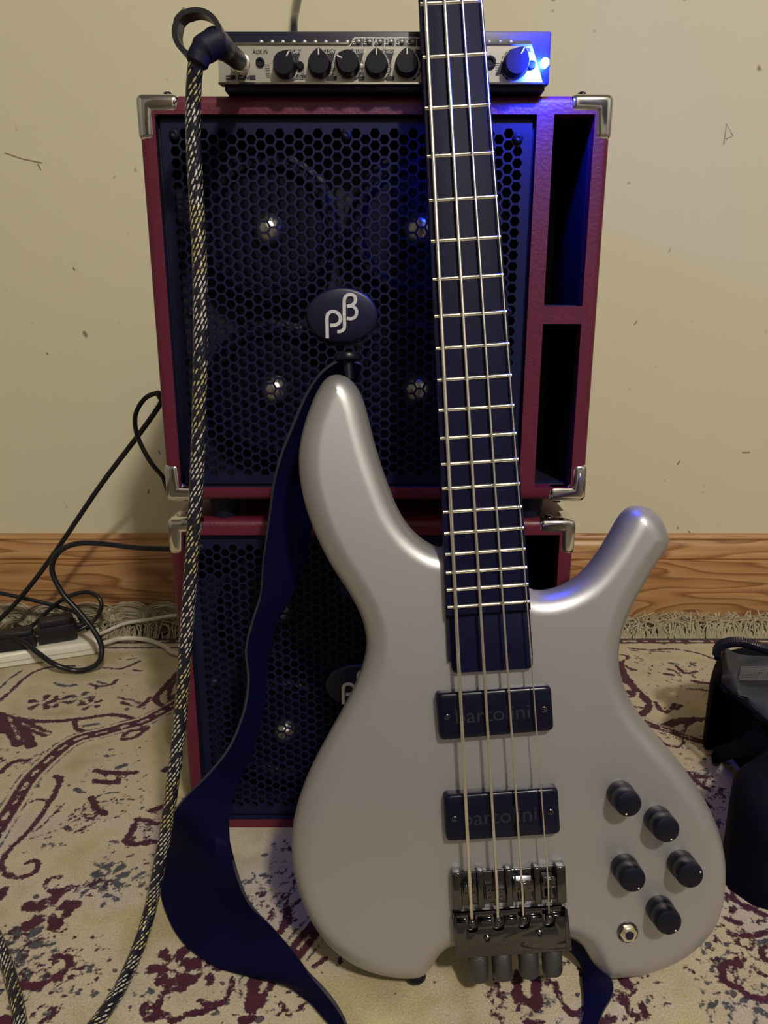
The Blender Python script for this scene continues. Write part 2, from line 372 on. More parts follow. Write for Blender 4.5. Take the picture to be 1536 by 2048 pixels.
    R(8,(150,1440),(152,1455),(165,1463)); Nn(7,(165,1452),(195,1448))
    R(7,(295,1455),(272,1473),(245,1478),(258,1463),(292,1458))
    R(11,(362,1340),(335,1368),(312,1398),(330,1413),(370,1420)); R(7,(350,1362),(338,1385),(340,1402)); R(8,(365,1378),(350,1395),(366,1405))
    R(6,(-10,1408),(22,1382),(55,1352),(95,1335),(150,1332)); Nn(6,(-10,1385),(20,1358),(45,1340)); Lt(7,(-10,1397),(22,1368),(50,1345))
    flower(85,1405,.016,'R',5,.4); flower(118,1402,.013,'R',5,1.0); flower(160,1397,.015,'N',5,.2); flower(182,1408,.012,'R',5,.7)
    R(6,(180,1368),(200,1373),(225,1368),(232,1360)); Nn(7,(195,1364),(212,1368)); Nn(9,(110,1366),(130,1372),(152,1370))
    R(5,(235,1395),(262,1400),(290,1410)); R(8,(275,1415),(292,1405),(298,1395)); R(7,(245,1405),(262,1412)); Lt(5,(255,1412),(285,1420))
    R(5,(240,1338),(258,1332),(280,1322)); Nn(6,(255,1320),(272,1316)); R(5,(205,1335),(240,1338)); R(4,(265,1340),(283,1342))
    dots('N',255,1375,.03,16,.0009); dots('N',215,1530,.035,26,.0009); dots('N',20,1510,.03,16,.0012); dots('R',30,1530,.03,14,.0012); dots('R',165,1385,.02,10,.0012)
    R(10,(190,1542),(225,1546),(270,1545)); Nn(11,(235,1536),(250,1530)); R(12,(330,1540),(350,1532)); R(8,(0,1545),(25,1525),(55,1520)); R(6,(110,1552),(118,1560))
    # --- lower left field
    R(10,(97,1600),(90,1620),(68,1650),(41,1678),(16,1702),(4,1726),(9,1747),(30,1755),(58,1750),(78,1735),(70,1721),(56,1725))
    R(5,(58,1605),(75,1599),(97,1600)); R(8,(122,1555),(112,1582),(100,1606)); R(5,(128,1607),(96,1640),(62,1668)); Nn(4,(60,1678),(110,1662),(145,1645)); Lt(5,(110,1600),(85,1640),(50,1682))
    dots('R',160,1640,.02,50,.0007); dots('R',175,1622,.016,30,.0007); Nn(13,(133,1655),(142,1660)); Nn(14,(152,1578),(165,1584)); dots('N',95,1685,.02,12,.0012)
    R(7,(123,1754),(101,1757),(90,1770),(101,1784),(120,1779),(142,1773),(170,1773),(202,1760)); dots('R',120,1792,.018,16,.0008); Nn(6,(155,1800),(168,1785),(178,1775))
    flower(98,1822,.020,'R',5,.35); R(12,(82,1806),(86,1815)); R(10,(132,1803),(125,1814)); R(6,(60,1838),(75,1834)); R(10,(70,1850),(85,1840)); R(9,(128,1828),(140,1826))
    dots('R',95,1855,.016,22,.0008); R(9,(101,1917),(118,1910),(134,1913),(139,1929),(126,1946),(106,1959),(82,1970),(55,1973),(28,1970)); R(15,(45,1972),(80,1972)); R(12,(108,1952),(116,1958))
    dots('R',45,1905,.030,34,.0014); dots('N',45,1890,.030,28,.0014); flower(38,1888,.016,'N',6,0); Nn(9,(92,1885),(108,1888),(98,1892)); dots('N',62,1930,.02,14,.0013)
    dots('R',165,1925,.028,30,.0009); dots('N',120,1975,.030,26,.0014); R(5,(146,1898),(158,1905),(164,1898)); dots('R',155,1950,.025,22,.0009)
    dots('N',62,2005,.045,60,.0014); dots('R',60,2015,.04,30,.0016); R(7,(80,2045),(100,2036),(110,2028)); R(20,(5,2040),(15,2048)); R(14,(2,1785),(10,1778),(2,1795))
    R(14,(182,1595),(190,1612),(210,1628)); Nn(5,(197,1592),(235,1584),(268,1600)); dots('R',215,1622,.02,30,.0008); Nn(5,(205,1602),(250,1608)); dots('N',262,1600,.022,18,.0010)
    R(10,(190,1562),(225,1566),(238,1558)); dots('R',222,1562,.012,10,.0010); dots('N',262,1560,.015,10,.0013)
    R(14,(327,1612),(300,1622)); dots('R',320,1635,.018,16,.0010); R(12,(312,1648),(290,1640),(272,1638)); R(13,(268,1650),(262,1665),(252,1682),(275,1688),(309,1683)); dots('R',282,1668,.013,30,.0007)
    Nn(10,(222,1683),(234,1683)); dots('N',265,1715,.035,46,.0010); dots('N',235,1745,.03,36,.0009); flower(218,1754,.014,'N',7,.2); dots('R',200,1775,.012,12,.0009)
    Nn(9,(183,1724),(200,1731),(212,1722)); Nn(8,(205,1812),(212,1790)); Nn(8,(222,1790),(236,1800)); Nn(5,(238,1785),(242,1778)); Nn(7,(275,1775),(288,1768)); dots('N',285,1770,.014,14,.0010)
    # --- bottom, between the cable and the strap
    flower(345,1932,.015,'R',6,.2); flower(362,1940,.014,'R',5,.6); R(13,(372,1922),(378,1935)); R(9,(318,1955),(350,1962),(372,1958)); flower(412,1940,.012,'R',5,.2)
    R(8,(372,1967),(355,1978),(328,1984),(321,2000),(320,2012)); R(13,(360,1978),(370,1970)); R(11,(290,2008),(287,2028),(300,2036),(322,2032)); R(9,(300,2015),(320,2022),(345,2040)); Nn(8,(296,1975),(305,1985)); dots('N',305,1980,.025,18,.0010)
    R(8,(466,1955),(462,1975),(452,1995),(432,2012),(405,2022),(375,2030),(340,2045)); R(6,(400,2000),(415,2008),(432,2008)); R(12,(380,2026),(410,2022))
    R(24,(512,1955),(508,1985),(504,2015)); R(10,(545,1965),(530,1990),(520,2012)); Lt(9,(528,1968),(524,1982)); Nn(6,(502,1965),(500,2005))
    R(12,(485,2040),(505,2035)); R(9,(565,2018),(578,2028)); dots('N',455,2022,.024,24,.0013); dots('R',495,2028,.026,24,.0013); Nn(8,(535,2025),(548,2020)); dots('N',480,1950,.012,8,.0012); dots('R',570,2015,.014,8,.0013)
    # --- gap between strap and body
    ladder([(665,1812),(645,1838),(612,1878),(585,1912)], 34); Nn(4,(628,1828),(605,1852),(575,1890)); R(14,(560,1862),(572,1842),(575,1820)); R(6,(572,1815),(580,1785),(595,1752)); R(5,(600,1800),(585,1812))
    dots('N',525,1790,.028,60,.0012); dots('R',520,1812,.022,22,.0012); dots('N',560,1745,.02,16,.0011); dots('N',575,1712,.022,22,.0014); R(6,(575,1690),(583,1700)); R(7,(628,1932),(640,1925),(655,1915)); R(4,(676,1930),(682,1915)); dots('R',565,1830,.014,14,.0010)
    # --- under the tailpiece
    R(14,(1036,1945),(1036,1975),(1038,1998)); R(16,(1068,1940),(1072,1975),(1074,2010)); R(14,(1036,1992),(1055,2004),(1072,2015)); R(4,(1035,2000),(1042,2028)); Lt(9,(1050,1968),(1056,1990)); Nn(4,(1079,1950),(1082,2025))
    R(6,(988,1950),(994,1968),(1001,1990)); R(5,(986,2005),(990,1990),(1003,1984),(1012,1995),(1002,2005)); dots('R',1000,2005,.014,16,.0009); R(7,(985,2030),(1005,2036)); R(8,(1095,1945),(1100,1960),(1090,1972))
    R(8,(1110,1964),(1116,1985),(1124,2008),(1140,2025),(1160,2034)); dots('N',1055,2035,.03,30,.0012); dots('N',1120,2035,.025,22,.0012); R(9,(1050,2045),(1085,2044)); R(7,(1126,1925),(1136,1925)); R(6,(1160,1935),(1163,1950))
    Nn(3,(865,1962),(872,1966)); Nn(3,(895,2032),(898,2034))
    # --- lower right
    R(12,(1482,1932),(1464,1926),(1447,1932),(1444,1950),(1455,1967),(1477,1976),(1495,1989),(1521,1998),(1545,1994)); R(12,(1508,1992),(1545,2003)); R(8,(1478,1928),(1472,1936))
    R(9,(1545,1888),(1521,1900),(1530,1917),(1545,1925)); dots('R',1512,1905,.016,16,.0010); dots('N',1500,2025,.035,50,.0017); Nn(13,(1520,2020),(1545,2040)); dots('N',1430,1918,.016,18,.0015); dots('R',1425,1955,.02,14,.0012)
    dots('N',1445,2002,.014,12,.0014); dots('N',1405,1945,.01,6,.0012); dots('N',1528,1950,.018,14,.0013); Nn(8,(1515,1890),(1545,1875))
    R(16,(1242,1952),(1256,1972)); dots('R',1245,1965,.022,24,.0013); R(8,(1244,1984),(1252,2004),(1258,2024),(1276,2033),(1296,2033)); R(13,(1284,2012),(1290,2028)); R(9,(1208,1992),(1220,1990)); dots('N',1283,1987,.02,20,.0011); dots('R',1220,2035,.02,18,.0014); R(12,(1200,2044),(1225,2040))
    dots('N',1470,1820,.05,60,.0018); dots('R',1490,1850,.05,50,.0020); R(12,(1455,1790),(1490,1812),(1530,1830)); R(12,(1450,1838),(1480,1846)); R(10,(1460,1868),(1500,1872),(1536,1862)); R(8,(1455,1760),(1468,1790))
    # --- right field, beside the body
    ladder([(1180,1470),(1250,1440),(1280,1442),(1310,1453),(1335,1460),(1375,1475),(1415,1486),(1455,1497),(1560,1560)], 26)
    R(9,(1322,1452),(1350,1441),(1385,1437),(1430,1440),(1480,1452)); R(9,(1335,1452),(1358,1446),(1400,1440)); R(6,(1365,1470),(1372,1452),(1385,1445)); R(8,(1415,1458),(1432,1452),(1448,1462)); Lt(7,(1361,1450),(1366,1458)); Lt(10,(1390,1462),(1405,1452))
    R(16,(1238,1325),(1250,1352),(1272,1380),(1292,1400)); R(13,(1292,1395),(1298,1412),(1285,1428),(1258,1432)); R(6,(1243,1360),(1262,1372),(1268,1388),(1256,1396)); R(8,(1256,1382),(1266,1392)); R(7,(1258,1412),(1282,1415)); Lt(5,(1245,1380),(1250,1396),(1272,1396),(1276,1385))
    R(5,(1240,1309),(1257,1314),(1244,1325),(1256,1335),(1272,1340)); R(4,(1256,1296),(1300,1300),(1345,1298),(1390,1305),(1420,1315),(1445,1324)); R(4,(1258,1300),(1275,1302)); Nn(4,(1300,1302),(1345,1304))
    R(7,(1312,1405),(1322,1420),(1335,1424),(1350,1408)); R(9,(1350,1418),(1362,1412)); Lt(5,(1330,1412),(1345,1424)); R(5,(1335,1338),(1350,1342),(1362,1352)); R(8,(1328,1348),(1345,1350)); R(6,(1352,1332),(1370,1346),(1392,1343)); Nn(9,(1340,1326),(1355,1328)); Nn(7,(1380,1325),(1390,1332))
    dots('N',1345,1374,.045,46,.0009); dots('N',1385,1365,.035,36,.0011); R(9,(1385,1362),(1405,1365),(1425,1368)); R(6,(1395,1378),(1425,1382)); dots('N',1400,1345,.03,20,.0012); dots('R',1300,1330,.02,10,.0011); dots('R',1275,1318,.012,8,.0011)
    R(4,(1315,1474),(1330,1488),(1355,1493),(1368,1484),(1360,1472)); dots('R',1345,1465,.014,26,.0008); dots('N',1385,1502,.045,55,.0009); dots('N',1395,1530,.035,34,.0010); dots('R',1400,1560,.016,14,.0012)
    R(10,(1390,1552),(1412,1553)); R(7,(1375,1545),(1395,1565),(1415,1577)); dots('N',1372,1548,.015,14,.0013); R(16,(1405,1602),(1418,1612)); dots('N',1435,1590,.012,20,.0009); dots('R',1445,1588,.014,30,.0007); dots('N',1432,1630,.022,40,.0010); Nn(5,(1420,1415),(1440,1410),(1436,1422)); dots('N',1435,1418,.014,14,.0011)
    # --- rows along the rug's back edge
    for x in np.arange(RXA, RXB, .05):
        y = YE-.008; seg('L', (x+.008, y), (x+.026, y), .0026, .0026); seg('L', (x+.040, y), (x+.042, y), .0024, .0024)
    seg('R', (RXA, YE-.008), (RXB, YE-.008), .0075, .0075); seg('R', (RXA, YE-.030), (.15, YE-.030), .0022, .0022)
    # --- field outside the picture: scattered flowers and scrolls
    def seen(x, y):
        zc = CP*y+SP*H; px = 768+F*x/zc; py = 1024-F*(SP*y-CP*H)/zc
        return -30 < px < 1566 and 1240 < py < 2060
    for _ in range(60):
        x = random.uniform(RXA, RXB); y = random.uniform(RYA, YE-.05)
        if seen(x, y): continue
        for i in range(5):
            a = i*1.256+x*9; seg('R', (x, y), (x+.016*math.cos(a), y+.016*math.sin(a)), .002, .005)
        a0 = random.uniform(0, 6.28); pp = [(x+.02*t*math.cos(a0+t*.9), y+.02*t*math.sin(a0+t*.9)) for t in np.linspace(1, 4, 9)]
        st('R', 9, pp, True)
        for _ in range(10): e = (x+random.gauss(0, .03), y+random.gauss(0, .03)); seg('N', e, (e[0]+.003, e[1]+.002), .0014, .001)
    # mesh
    Z = np.zeros_like(X); verts = np.stack([X.ravel(), Y.ravel(), Z.ravel()], 1)
    idx = np.arange(nx*ny).reshape(ny, nx)
    quads = np.stack([idx[:-1,:-1], idx[:-1,1:], idx[1:,1:], idx[1:,:-1]], -1).reshape(-1, 4)
    # rim
    nb = len(verts); rim = np.concatenate([idx[0,:], idx[1:,-1], idx[-1,-2::-1], idx[-2:0:-1,0]])
    low = verts[rim].copy(); low[:,2] = FZ+.0003; verts = np.vstack([verts, low]); m = len(rim)
    rq = np.stack([rim, np.roll(rim,-1), nb+(np.arange(m)+1)%m, nb+np.arange(m)], 1)
    quads = np.vstack([quads, rq[:, ::-1]])
    me = bpy.data.meshes.new('pile'); me.vertices.add(len(verts)); me.vertices.foreach_set('co', verts.ravel())
    me.loops.add(quads.size); me.loops.foreach_set('vertex_index', quads.ravel())
    me.polygons.add(len(quads)); me.polygons.foreach_set('loop_start', np.arange(0, quads.size, 4)); me.polygons.foreach_set('loop_total', np.full(len(quads), 4))
    me.update(calc_edges=True); me.validate()
    for k in 'RNL':
        a = me.attributes.new('pat'+k, 'FLOAT', 'POINT'); val = np.r_[fields[k].ravel(), np.full(m, .05)]
        a.data.foreach_set('value', val.astype(np.float32))
    # material
    mt = mat('woven_pile', (.5,.45,.3), .9, spec=.15); nt = mt.node_tree; b = nt.nodes['Principled BSDF']; tc = nt.nodes['Texture Coordinate']; Lk = nt.links
    def noise(sc, det=2, vec=None):
        x = nt.nodes.new('ShaderNodeTexNoise'); x.inputs['Scale'].default_value = sc; x.inputs['Detail'].default_value = det; Lk.new(vec or tc.outputs['Object'], x.inputs['Vector']); return x.outputs[0]
    def mth(op, a, c=None):
        x = nt.nodes.new('ShaderNodeMath'); x.operation = op
        for i, qq in enumerate((a, c)):
            if qq is None: continue
            if isinstance(qq, (int, float)): x.inputs[i].default_value = qq
            else: Lk.new(qq, x.inputs[i])
        return x.outputs[0]
    def mix(f, a, c):
        x = nt.nodes.new('ShaderNodeMix'); x.data_type = 'RGBA'
        for i, qq in ((0, f), (6, a), (7, c)):
            if isinstance(qq, tuple): x.inputs[i].default_value = (*qq, 1)
            elif isinstance(qq, (int, float)): x.inputs[i].default_value = qq
            else: Lk.new(qq, x.inputs[i])
        return x.outputs[2]
    # knots: snap lookup to knot cells by jittering the distance with fine noise
    jit = mth('ADD', mth('MULTIPLY', mth('SUBTRACT', noise(420, 1), .5), .0042), mth('MULTIPLY', mth('SUBTRACT', noise(130, 2), .5), .0060))
    def field(k):
        a = nt.nodes.new('ShaderNodeAttribute'); a.attribute_name = 'pat'+k; return mth('ADD', a.outputs['Fac'], jit)
    fR, fN, fL = field('R'), field('N'), field('L')
    def below(f, e, s_=.0006):
        x = nt.nodes.new('ShaderNodeMapRange'); x.inputs['From Min'].default_value = e-s_; x.inputs['From Max'].default_value = e+s_; x.inputs['To Min'].default_value = 1; x.inputs['To Max'].default_value = 0
        Lk.new(f, x.inputs['Value']); return x.outputs[0]
    big = noise(9, 3); rr = nt.nodes.new('ShaderNodeMapRange'); rr.inputs['From Min'].default_value = .38; rr.inputs['From Max'].default_value = .62; Lk.new(big, rr.inputs['Value'])
    base = mix(rr.outputs[0], (.42,.345,.20), (.55,.48,.29))
    med = noise(38, 3); r2 = nt.nodes.new('ShaderNodeMapRange'); r2.inputs['From Min'].default_value = .35; r2.inputs['From Max'].default_value = .7; r2.inputs['To Max'].default_value = .55; Lk.new(med, r2.inputs['Value'])
    base = mix(r2.outputs[0], base, (.36,.30,.20))
    near = below(mth('MINIMUM', fR, fN), .0095, .006)                 # pale pink woven ground round the motifs
    base = mix(mth('MULTIPLY', near, .55), base, (.56,.47,.40))
    fine = noise(700, 1); r3 = nt.nodes.new('ShaderNodeMapRange'); r3.inputs['From Min'].default_value = .3; r3.inputs['From Max'].default_value = .7; r3.inputs['To Min'].default_value = .78; r3.inputs['To Max'].default_value = 1.12; Lk.new(fine, r3.inputs['Value'])
    sp = noise(95, 0); spk = mth('GREATER_THAN', sp, .80); base = mix(spk, base, (.10,.07,.08))
    col = mix(below(fN, 0), base, mix(noise(60, 1), (.025,.026,.050), (.115,.115,.125)))
    col = mix(below(fR, 0), col, mix(noise(50, 2), (.042,.008,.022), (.092,.017,.036)))
    edge = mth('MULTIPLY', below(fR, .0002), mth('SUBTRACT', 1, below(fR, -.0010)))
    col = mix(mth('MULTIPLY', edge, .7), col, (.035,.012,.030))
    col = mix(below(fL, 0), col, (.50,.43,.33))
    x = nt.nodes.new('ShaderNodeMix'); x.data_type = 'RGBA'; x.blend_type = 'MULTIPLY'; x.inputs[0].default_value = 1; Lk.new(col, x.inputs[6]); Lk.new(r3.outputs[0], x.inputs[7]); Lk.new(x.outputs[2], b.inputs['Base Color'])
    bp = nt.nodes.new('ShaderNodeBump'); bp.inputs['Strength'].default_value = .5; bp.inputs['Distance'].default_value = .0015; Lk.new(mth('ADD', noise(500, 2), mth('MULTIPLY', med, 2.0)), bp.inputs['Height']); Lk.new(bp.outputs[0], b.inputs['Normal'])
    b.inputs['Sheen Weight'].default_value = .15
    me.materials.append(mt)
    root = empty('patterned_rug', 'large beige rug with burgundy scroll and flower pattern, tassels at its back edge', 'rug', (0, 0, 0))
    o = bpy.data.objects.new('pile', me); COL.objects.link(o); o.parent = root
    # fringe: loose cotton strands lying from the rug's edge towards the wall
    q = MB()
    for i in range(3600):
        x = RXA+.02+(RXB-RXA-.04)*random.random(); 
        bx = round(x/.019)*.019+random.gauss(0, .0055)                  # strands gather in tufts
        left = bx < -.12
        dx = random.gauss(.016 if not left else 0, .030); L_ = random.uniform(.035, .062)
        ends = min(L_, YB-.004-YE); hgt = random.uniform(.003, .020)
        if left and random.random() < .62:          # curled loops on the left
            r_ = random.uniform(.010, .024); cx_ = round(bx/.058)*.058+.012+random.gauss(0, .006); pts = []
            a0 = random.uniform(-.5, .6); a1 = a0+random.uniform(2.2, 4.2); tilt = random.uniform(.0, .35)
            for k in range(9):
                a = a0+(a1-a0)*k/8; pts.append((cx_+random.gauss(0, .0006)+r_*1.25*math.cos(a), YE+.030+tilt*.03*math.sin(a)+random.gauss(0, .0008), .004+max(0, r_*(1+math.sin(a)))*.85))
            q.tube([Vector(p) for p in pts], .0011, 3, False)
        else:
            p = [Vector((bx, YE-.001, .001)), Vector((bx+dx*.2+random.gauss(0, .003), YE+ends*.3, hgt)), Vector((bx+dx*.7+random.gauss(0, .006), YE+ends*.65, hgt*1.0)), Vector((bx+dx+random.gauss(0, .008), YE+ends, random.uniform(.0, .022)))]
            q.tube(crom(p, 3), .0012, 3, False)
    fr = q.build('fringe', M['fringe'], root, smooth=0); fr['kind'] = 'stuff'
rug()
# ------------------------------------------------------------------ speaker cabinets
def hex_grille(x0, x1, z0, z1, s, hr, marg):
    """flat perforated sheet in the x/z plane, origin y=0, thickness 1.2 mm; hexagons share one honeycomb"""
    me = MB(); R_ = s/math.sqrt(3); th = .0012
    def clip(poly, ax, lim, sign):
        out = []
        for i in range(len(poly)):
            a = poly[i]; b = poly[(i+1)%len(poly)]; da = sign*(a[ax]-lim); db = sign*(b[ax]-lim)
            if da <= 0: out.append(a)
            if da*db < 0: t = da/(da-db); out.append((a[0]+(b[0]-a[0])*t, a[1]+(b[1]-a[1])*t))
        return out
    cs = 1.5*R_; ncol = int((x1-x0)/cs)+3; nrow = int((z1-z0)/s)+3
    ux = (x1-x0-2*marg); nc = int(ux/cs); offx = x0+marg+(ux-nc*cs)/2
    uz = (z1-z0-2*marg); nr = int(uz/s); offz = z1-marg-(uz-nr*s)/2-s*.3
    k0 = []
    for i in range(-3, nc+4):
        for j in range(-4, nr+6):
            cx = offx+i*cs; cz = offz-j*s-(s/2 if i%2 else 0)
            hexo = [(cx+R_*math.cos(math.pi/3*k), cz+R_*math.sin(math.pi/3*k)) for k in range(6)]
            if min(p[0] for p in hexo) > x1 or max(p[0] for p in hexo) < x0 or min(p[1] for p in hexo) > z1 or max(p[1] for p in hexo) < z0: continue
            if x0+marg <= cx <= x1-marg+1e-6 and z0+marg <= cz <= z1-marg+1e-6:
                hi = [(cx+hr*math.cos(math.pi/3*k), cz+hr*math.sin(math.pi/3*k)) for k in range(6)]
                vs = [(p[0], 0, p[1]) for p in hexo]+[(p[0], 0, p[1]) for p in hi]+[(p[0], th, p[1]) for p in hi]
                fs = [(k, (k+1)%6, 6+(k+1)%6, 6+k) for k in range(6)]+[(6+k, 6+(k+1)%6, 12+(k+1)%6, 12+k) for k in range(6)]
                me.add(vs, fs)
            else:
                for ax, lim, sg in ((0, x1, 1), (0, x0, -1), (1, z1, 1), (1, z0, -1)):
                    hexo = clip(hexo, ax, lim, sg)
                    if len(hexo) < 3: break
                if len(hexo) >= 3: me.add([(p[0], 0, p[1]) for p in hexo], [tuple(range(len(hexo)))])
    return me
def badge_logo(parent, c, k, yf):
    """oval badge with a raised two-letter mark; c = centre, k = metres per crop pixel"""
    q = MB(); n = 40
    ov = lambda s_: [(math.cos(2*math.pi*i/n)*.0285*s_, math.sin(2*math.pi*i/n)*.0215*s_) for i in range(n)]
    vs = []; 
    lv = ((1, 0), (1, .0022), (.97, .0034), (.90, .0040), (.5, .0046))
    for s_, z in lv: vs += [(c.x+x, yf-z, c.z+y) for x, y in ov(s_)]
    m = len(lv); fs = [(i*n+j, i*n+(j+1)%n, (i+1)*n+(j+1)%n, (i+1)*n+j) for i in range(m-1) for j in range(n)]+[tuple((m-1)*n+j for j in range(n)), tuple(range(n))]
    q.add(vs, fs); b = q.build('badge', M['navy'], parent, smooth=60)
    q = MB(); o = Vector((c.x, yf, c.z)); f = lambda L: [((x-706)*k, -(y-278)*k) for x, y in L]
    sm = lambda L: [(p.x, p.y) for p in crom([(a, b_, 0) for a, b_ in f(L)], 4)]
    q.stroke(f([(590,448),(590,300)])[:1]+sm([(590,300),(596,272),(614,254),(640,248),(668,257),(687,277),(693,302),(684,330),(660,347),(640,351),(614,351)]), 26*k, o, FA, .0044, .0056)
    q.stroke(sm([(668,399),(692,397),(714,384),(724,362),(724,300),(724,200),(726,160),(738,136),(762,124),(786,125),(806,138),(811,162),(802,186),(780,202),(744,208)]), 25*k, o, FA, .0044, .0056)
    q.stroke(sm([(744,212),(780,208),(806,222),(819,246),(814,276),(796,296),(770,303),(744,298)]), 24*k, o, FA, .0044, .0057)
    q.build('emblem', M['logo'], b, smooth=0)
def corner(q, x, y, z, sx, sy, sz, L=.0315, wd=.0122, t=.0012):
    """chrome corner protector: three rounded arms meeting at the box corner, signs point outward"""
    ks = {}; vs = []; fs = []
    pos = [((x, sx), (y, sy), (z, sz))[i] for i in range(3)]
    co = lambda i, k: pos[i][0]+pos[i][1]*t if k == 0 else pos[i][0]-pos[i][1]*(wd if k == 1 else L)
    def vid(k):
        if k not in ks: ks[k] = len(vs); vs.append([co(i, k[i]) for i in range(3)])
        return ks[k]
    cells = {(0, 0, 0), (1, 0, 0), (0, 1, 0), (0, 0, 1)}
    for c in cells:
        for a in range(3):
            for d in (0, 1):
                nb = list(c); nb[a] += 1 if d else -1
                if tuple(nb) in cells: continue
                b1, b2 = [i for i in range(3) if i != a]; f = []
                for e, g in ((0, 0), (1, 0), (1, 1), (0, 1)):
                    k = list(c); k[a] += d; k[b1] += e; k[b2] += g; f.append(vid(tuple(k)))
                fs.append(tuple(f))
    q.add(vs, fs)
def make_cab(root, x0, x1, z0, z1, Y, dep, lower):
    W_ = x1-x0; H_ = z1-z0; wl = .0125
    xa, xb = x0+wl, x0+wl+.2867/.3554*W_; xc = xb+.0127; xd = x1-wl
    zt = z1-.0132; zb = z0+(.0160 if lower else .0115)
    zm = z0+(.4905*H_); z5 = zm-.0068; z6 = zm+.0068      # divider between the two ports
    # shell with three cavities
    xs = [x0, xa, xb, xc, xd, x1]; zs = [z0, zb, z5, z6, zt, z1]
    bm = bmesh.new(); fr = {(i, j): bm.verts.new((xs[i], Y, zs[j])) for i in range(6) for j in range(6)}
    cav = {}
    for j in (1, 2, 3): cav[(1, j)] = 0
    cav[(3, 1)] = 1; cav[(3, 3)] = 2
    for i in range(5):
        for j in range(5):
            if (i, j) not in cav: bm.faces.new([fr[(i, j)], fr[(i+1, j)], fr[(i+1, j+1)], fr[(i, j+1)]])
    def cavity(i0, i1, j0, j1, dp):
        ring = [(i, j0) for i in range(i0, i1)]+[(i1, j) for j in range(j0, j1)]+[(i, j1) for i in range(i1, i0, -1)]+[(i0, j) for j in range(j1, j0, -1)]
        bk = [bm.verts.new((fr[r_].co.x, Y+dp, fr[r_].co.z)) for r_ in ring]; n = len(ring)
        for k in range(n):
            f_ = bm.faces.new([fr[ring[k]], fr[ring[(k+1)%n]], bk[(k+1)%n], bk[k]])
            f_.material_index = 1 if dp < .1 else 0
        f_ = bm.faces.new(bk[::-1]); f_.material_index = 1
    cavity(1, 2, 1, 4, .05); cavity(3, 4, 1, 2, .12); cavity(3, 4, 3, 4, .12)
    ring = [(i, 0) for i in range(5)]+[(5, j) for j in range(5)]+[(i, 5) for i in range(5, 0, -1)]+[(0, j) for j in range(5, 0, -1)]
    c4 = [bm.verts.new((a, Y+dep, b)) for a, b in ((x0, z0), (x1, z0), (x1, z1), (x0, z1))]
    bm.faces.new(c4[::-1])
    bm.faces.new([c4[0]]+[c4[1]]+[fr[(i, 0)] for i in range(5, -1, -1)])
    bm.faces.new([c4[1], c4[2]]+[fr[(5, j)] for j in range(5, -1, -1)])
    bm.faces.new([c4[2], c4[3]]+[fr[(i, 5)] for i in range(0, 6)])
    bm.faces.new([c4[3], c4[0]]+[fr[(0, j)] for j in range(0, 6)])
    bmesh.ops.recalc_face_normals(bm, faces=bm.faces)
    outer = [e for e in bm.edges if len(e.link_faces) == 2 and e.calc_face_angle(0) > 1 and all(v.co.y < Y+1e-5 or v.co.y > Y+dep-1e-5 for v in e.verts) and all((abs(v.co.x-x0) < 1e-5 or abs(v.co.x-x1) < 1e-5 or abs(v.co.z-z0) < 1e-5 or abs(v.co.z-z1) < 1e-5) for v in e.verts)]
    bmesh.ops.bevel(bm, geom=outer, offset=.0055, segments=4, affect='EDGES', profile=.5)
    me = bpy.data.meshes.new('cabinet_shell'); bm.to_mesh(me); bm.free(); me.materials.append(M['vinyl']); me.materials.append(M['inner'])
    me.polygons.foreach_set('use_smooth', [True]*len(me.polygons)); me.set_sharp_from_angle(angle=math.radians(35))
    o = bpy.data.objects.new('cabinet_shell', me); COL.objects.link(o); o.parent = root
    # port liners (dark)
    for za, zc in ((zb, z5), (z6, zt)):
        q = MB(); e = .0006
        for a, b in (((xc, za), (xc+e, zc)), ((xd-e, za), (xd, zc)), ((xc, zc-e), (xd, zc)), ((xc, za), (xd, za+e))):
            q.box(((a[0]+b[0])/2, Y+.012+.052, (a[1]+b[1])/2), ((b[0]-a[0])/2, .052, (b[1]-a[1])/2))
        q.build('port', M['inner'], root, smooth=0)
    # grille
    g = hex_grille(xa+.0022, xb-.0022, zb+.0018, zt-.0018, .00832, .0039, .0085)
    go = g.build('grille', M['grille'], root, smooth=0); go.location.y = Y+.0055
    q = MB(); yg = Y+.009
    for a, b in (((xa, zb), (xa+.008, zt)), ((xb-.008, zb), (xb, zt)), ((xa, zb), (xb, zb+.008)), ((xa, zt-.008), (xb, zt))):
        q.box(((a[0]+b[0])/2, yg+.002, (a[1]+b[1])/2), ((b[0]-a[0])/2, .002, (b[1]-a[1])/2))
    q.build('grille_gasket', M['inner'], root, smooth=0)
    # four drivers
    gx = (xa+xb)/2-.004; gz = (zb+zt)/2+.0
    for sx in (-1, 1):
        for sz in (1, -1):
            cx = gx+sx*.0600; cz = gz+sz*.0640; q = MB(); yd = Y+.048; ax = FA
            q.lathe([(.058, 0), (.058, .003), (.054, .004), (.052, .0065), (.047, .0065), (.045, .003), (.040, -.004), (.020, -.016), (.012, -.018)], (cx, yd-.020, cz), ax, 36)
            d = q.build('driver', M['cone'], root, smooth=50)
            q = MB(); q.lathe([(.0125, -.018), (.0125, .002), (.0112, .0055), (.0085, .0088), (.0050, .0108), (.0015, .0115)], (cx, yd-.020, cz), ax, 24)
            q.build('dome', M['cap'], d, smooth=60)
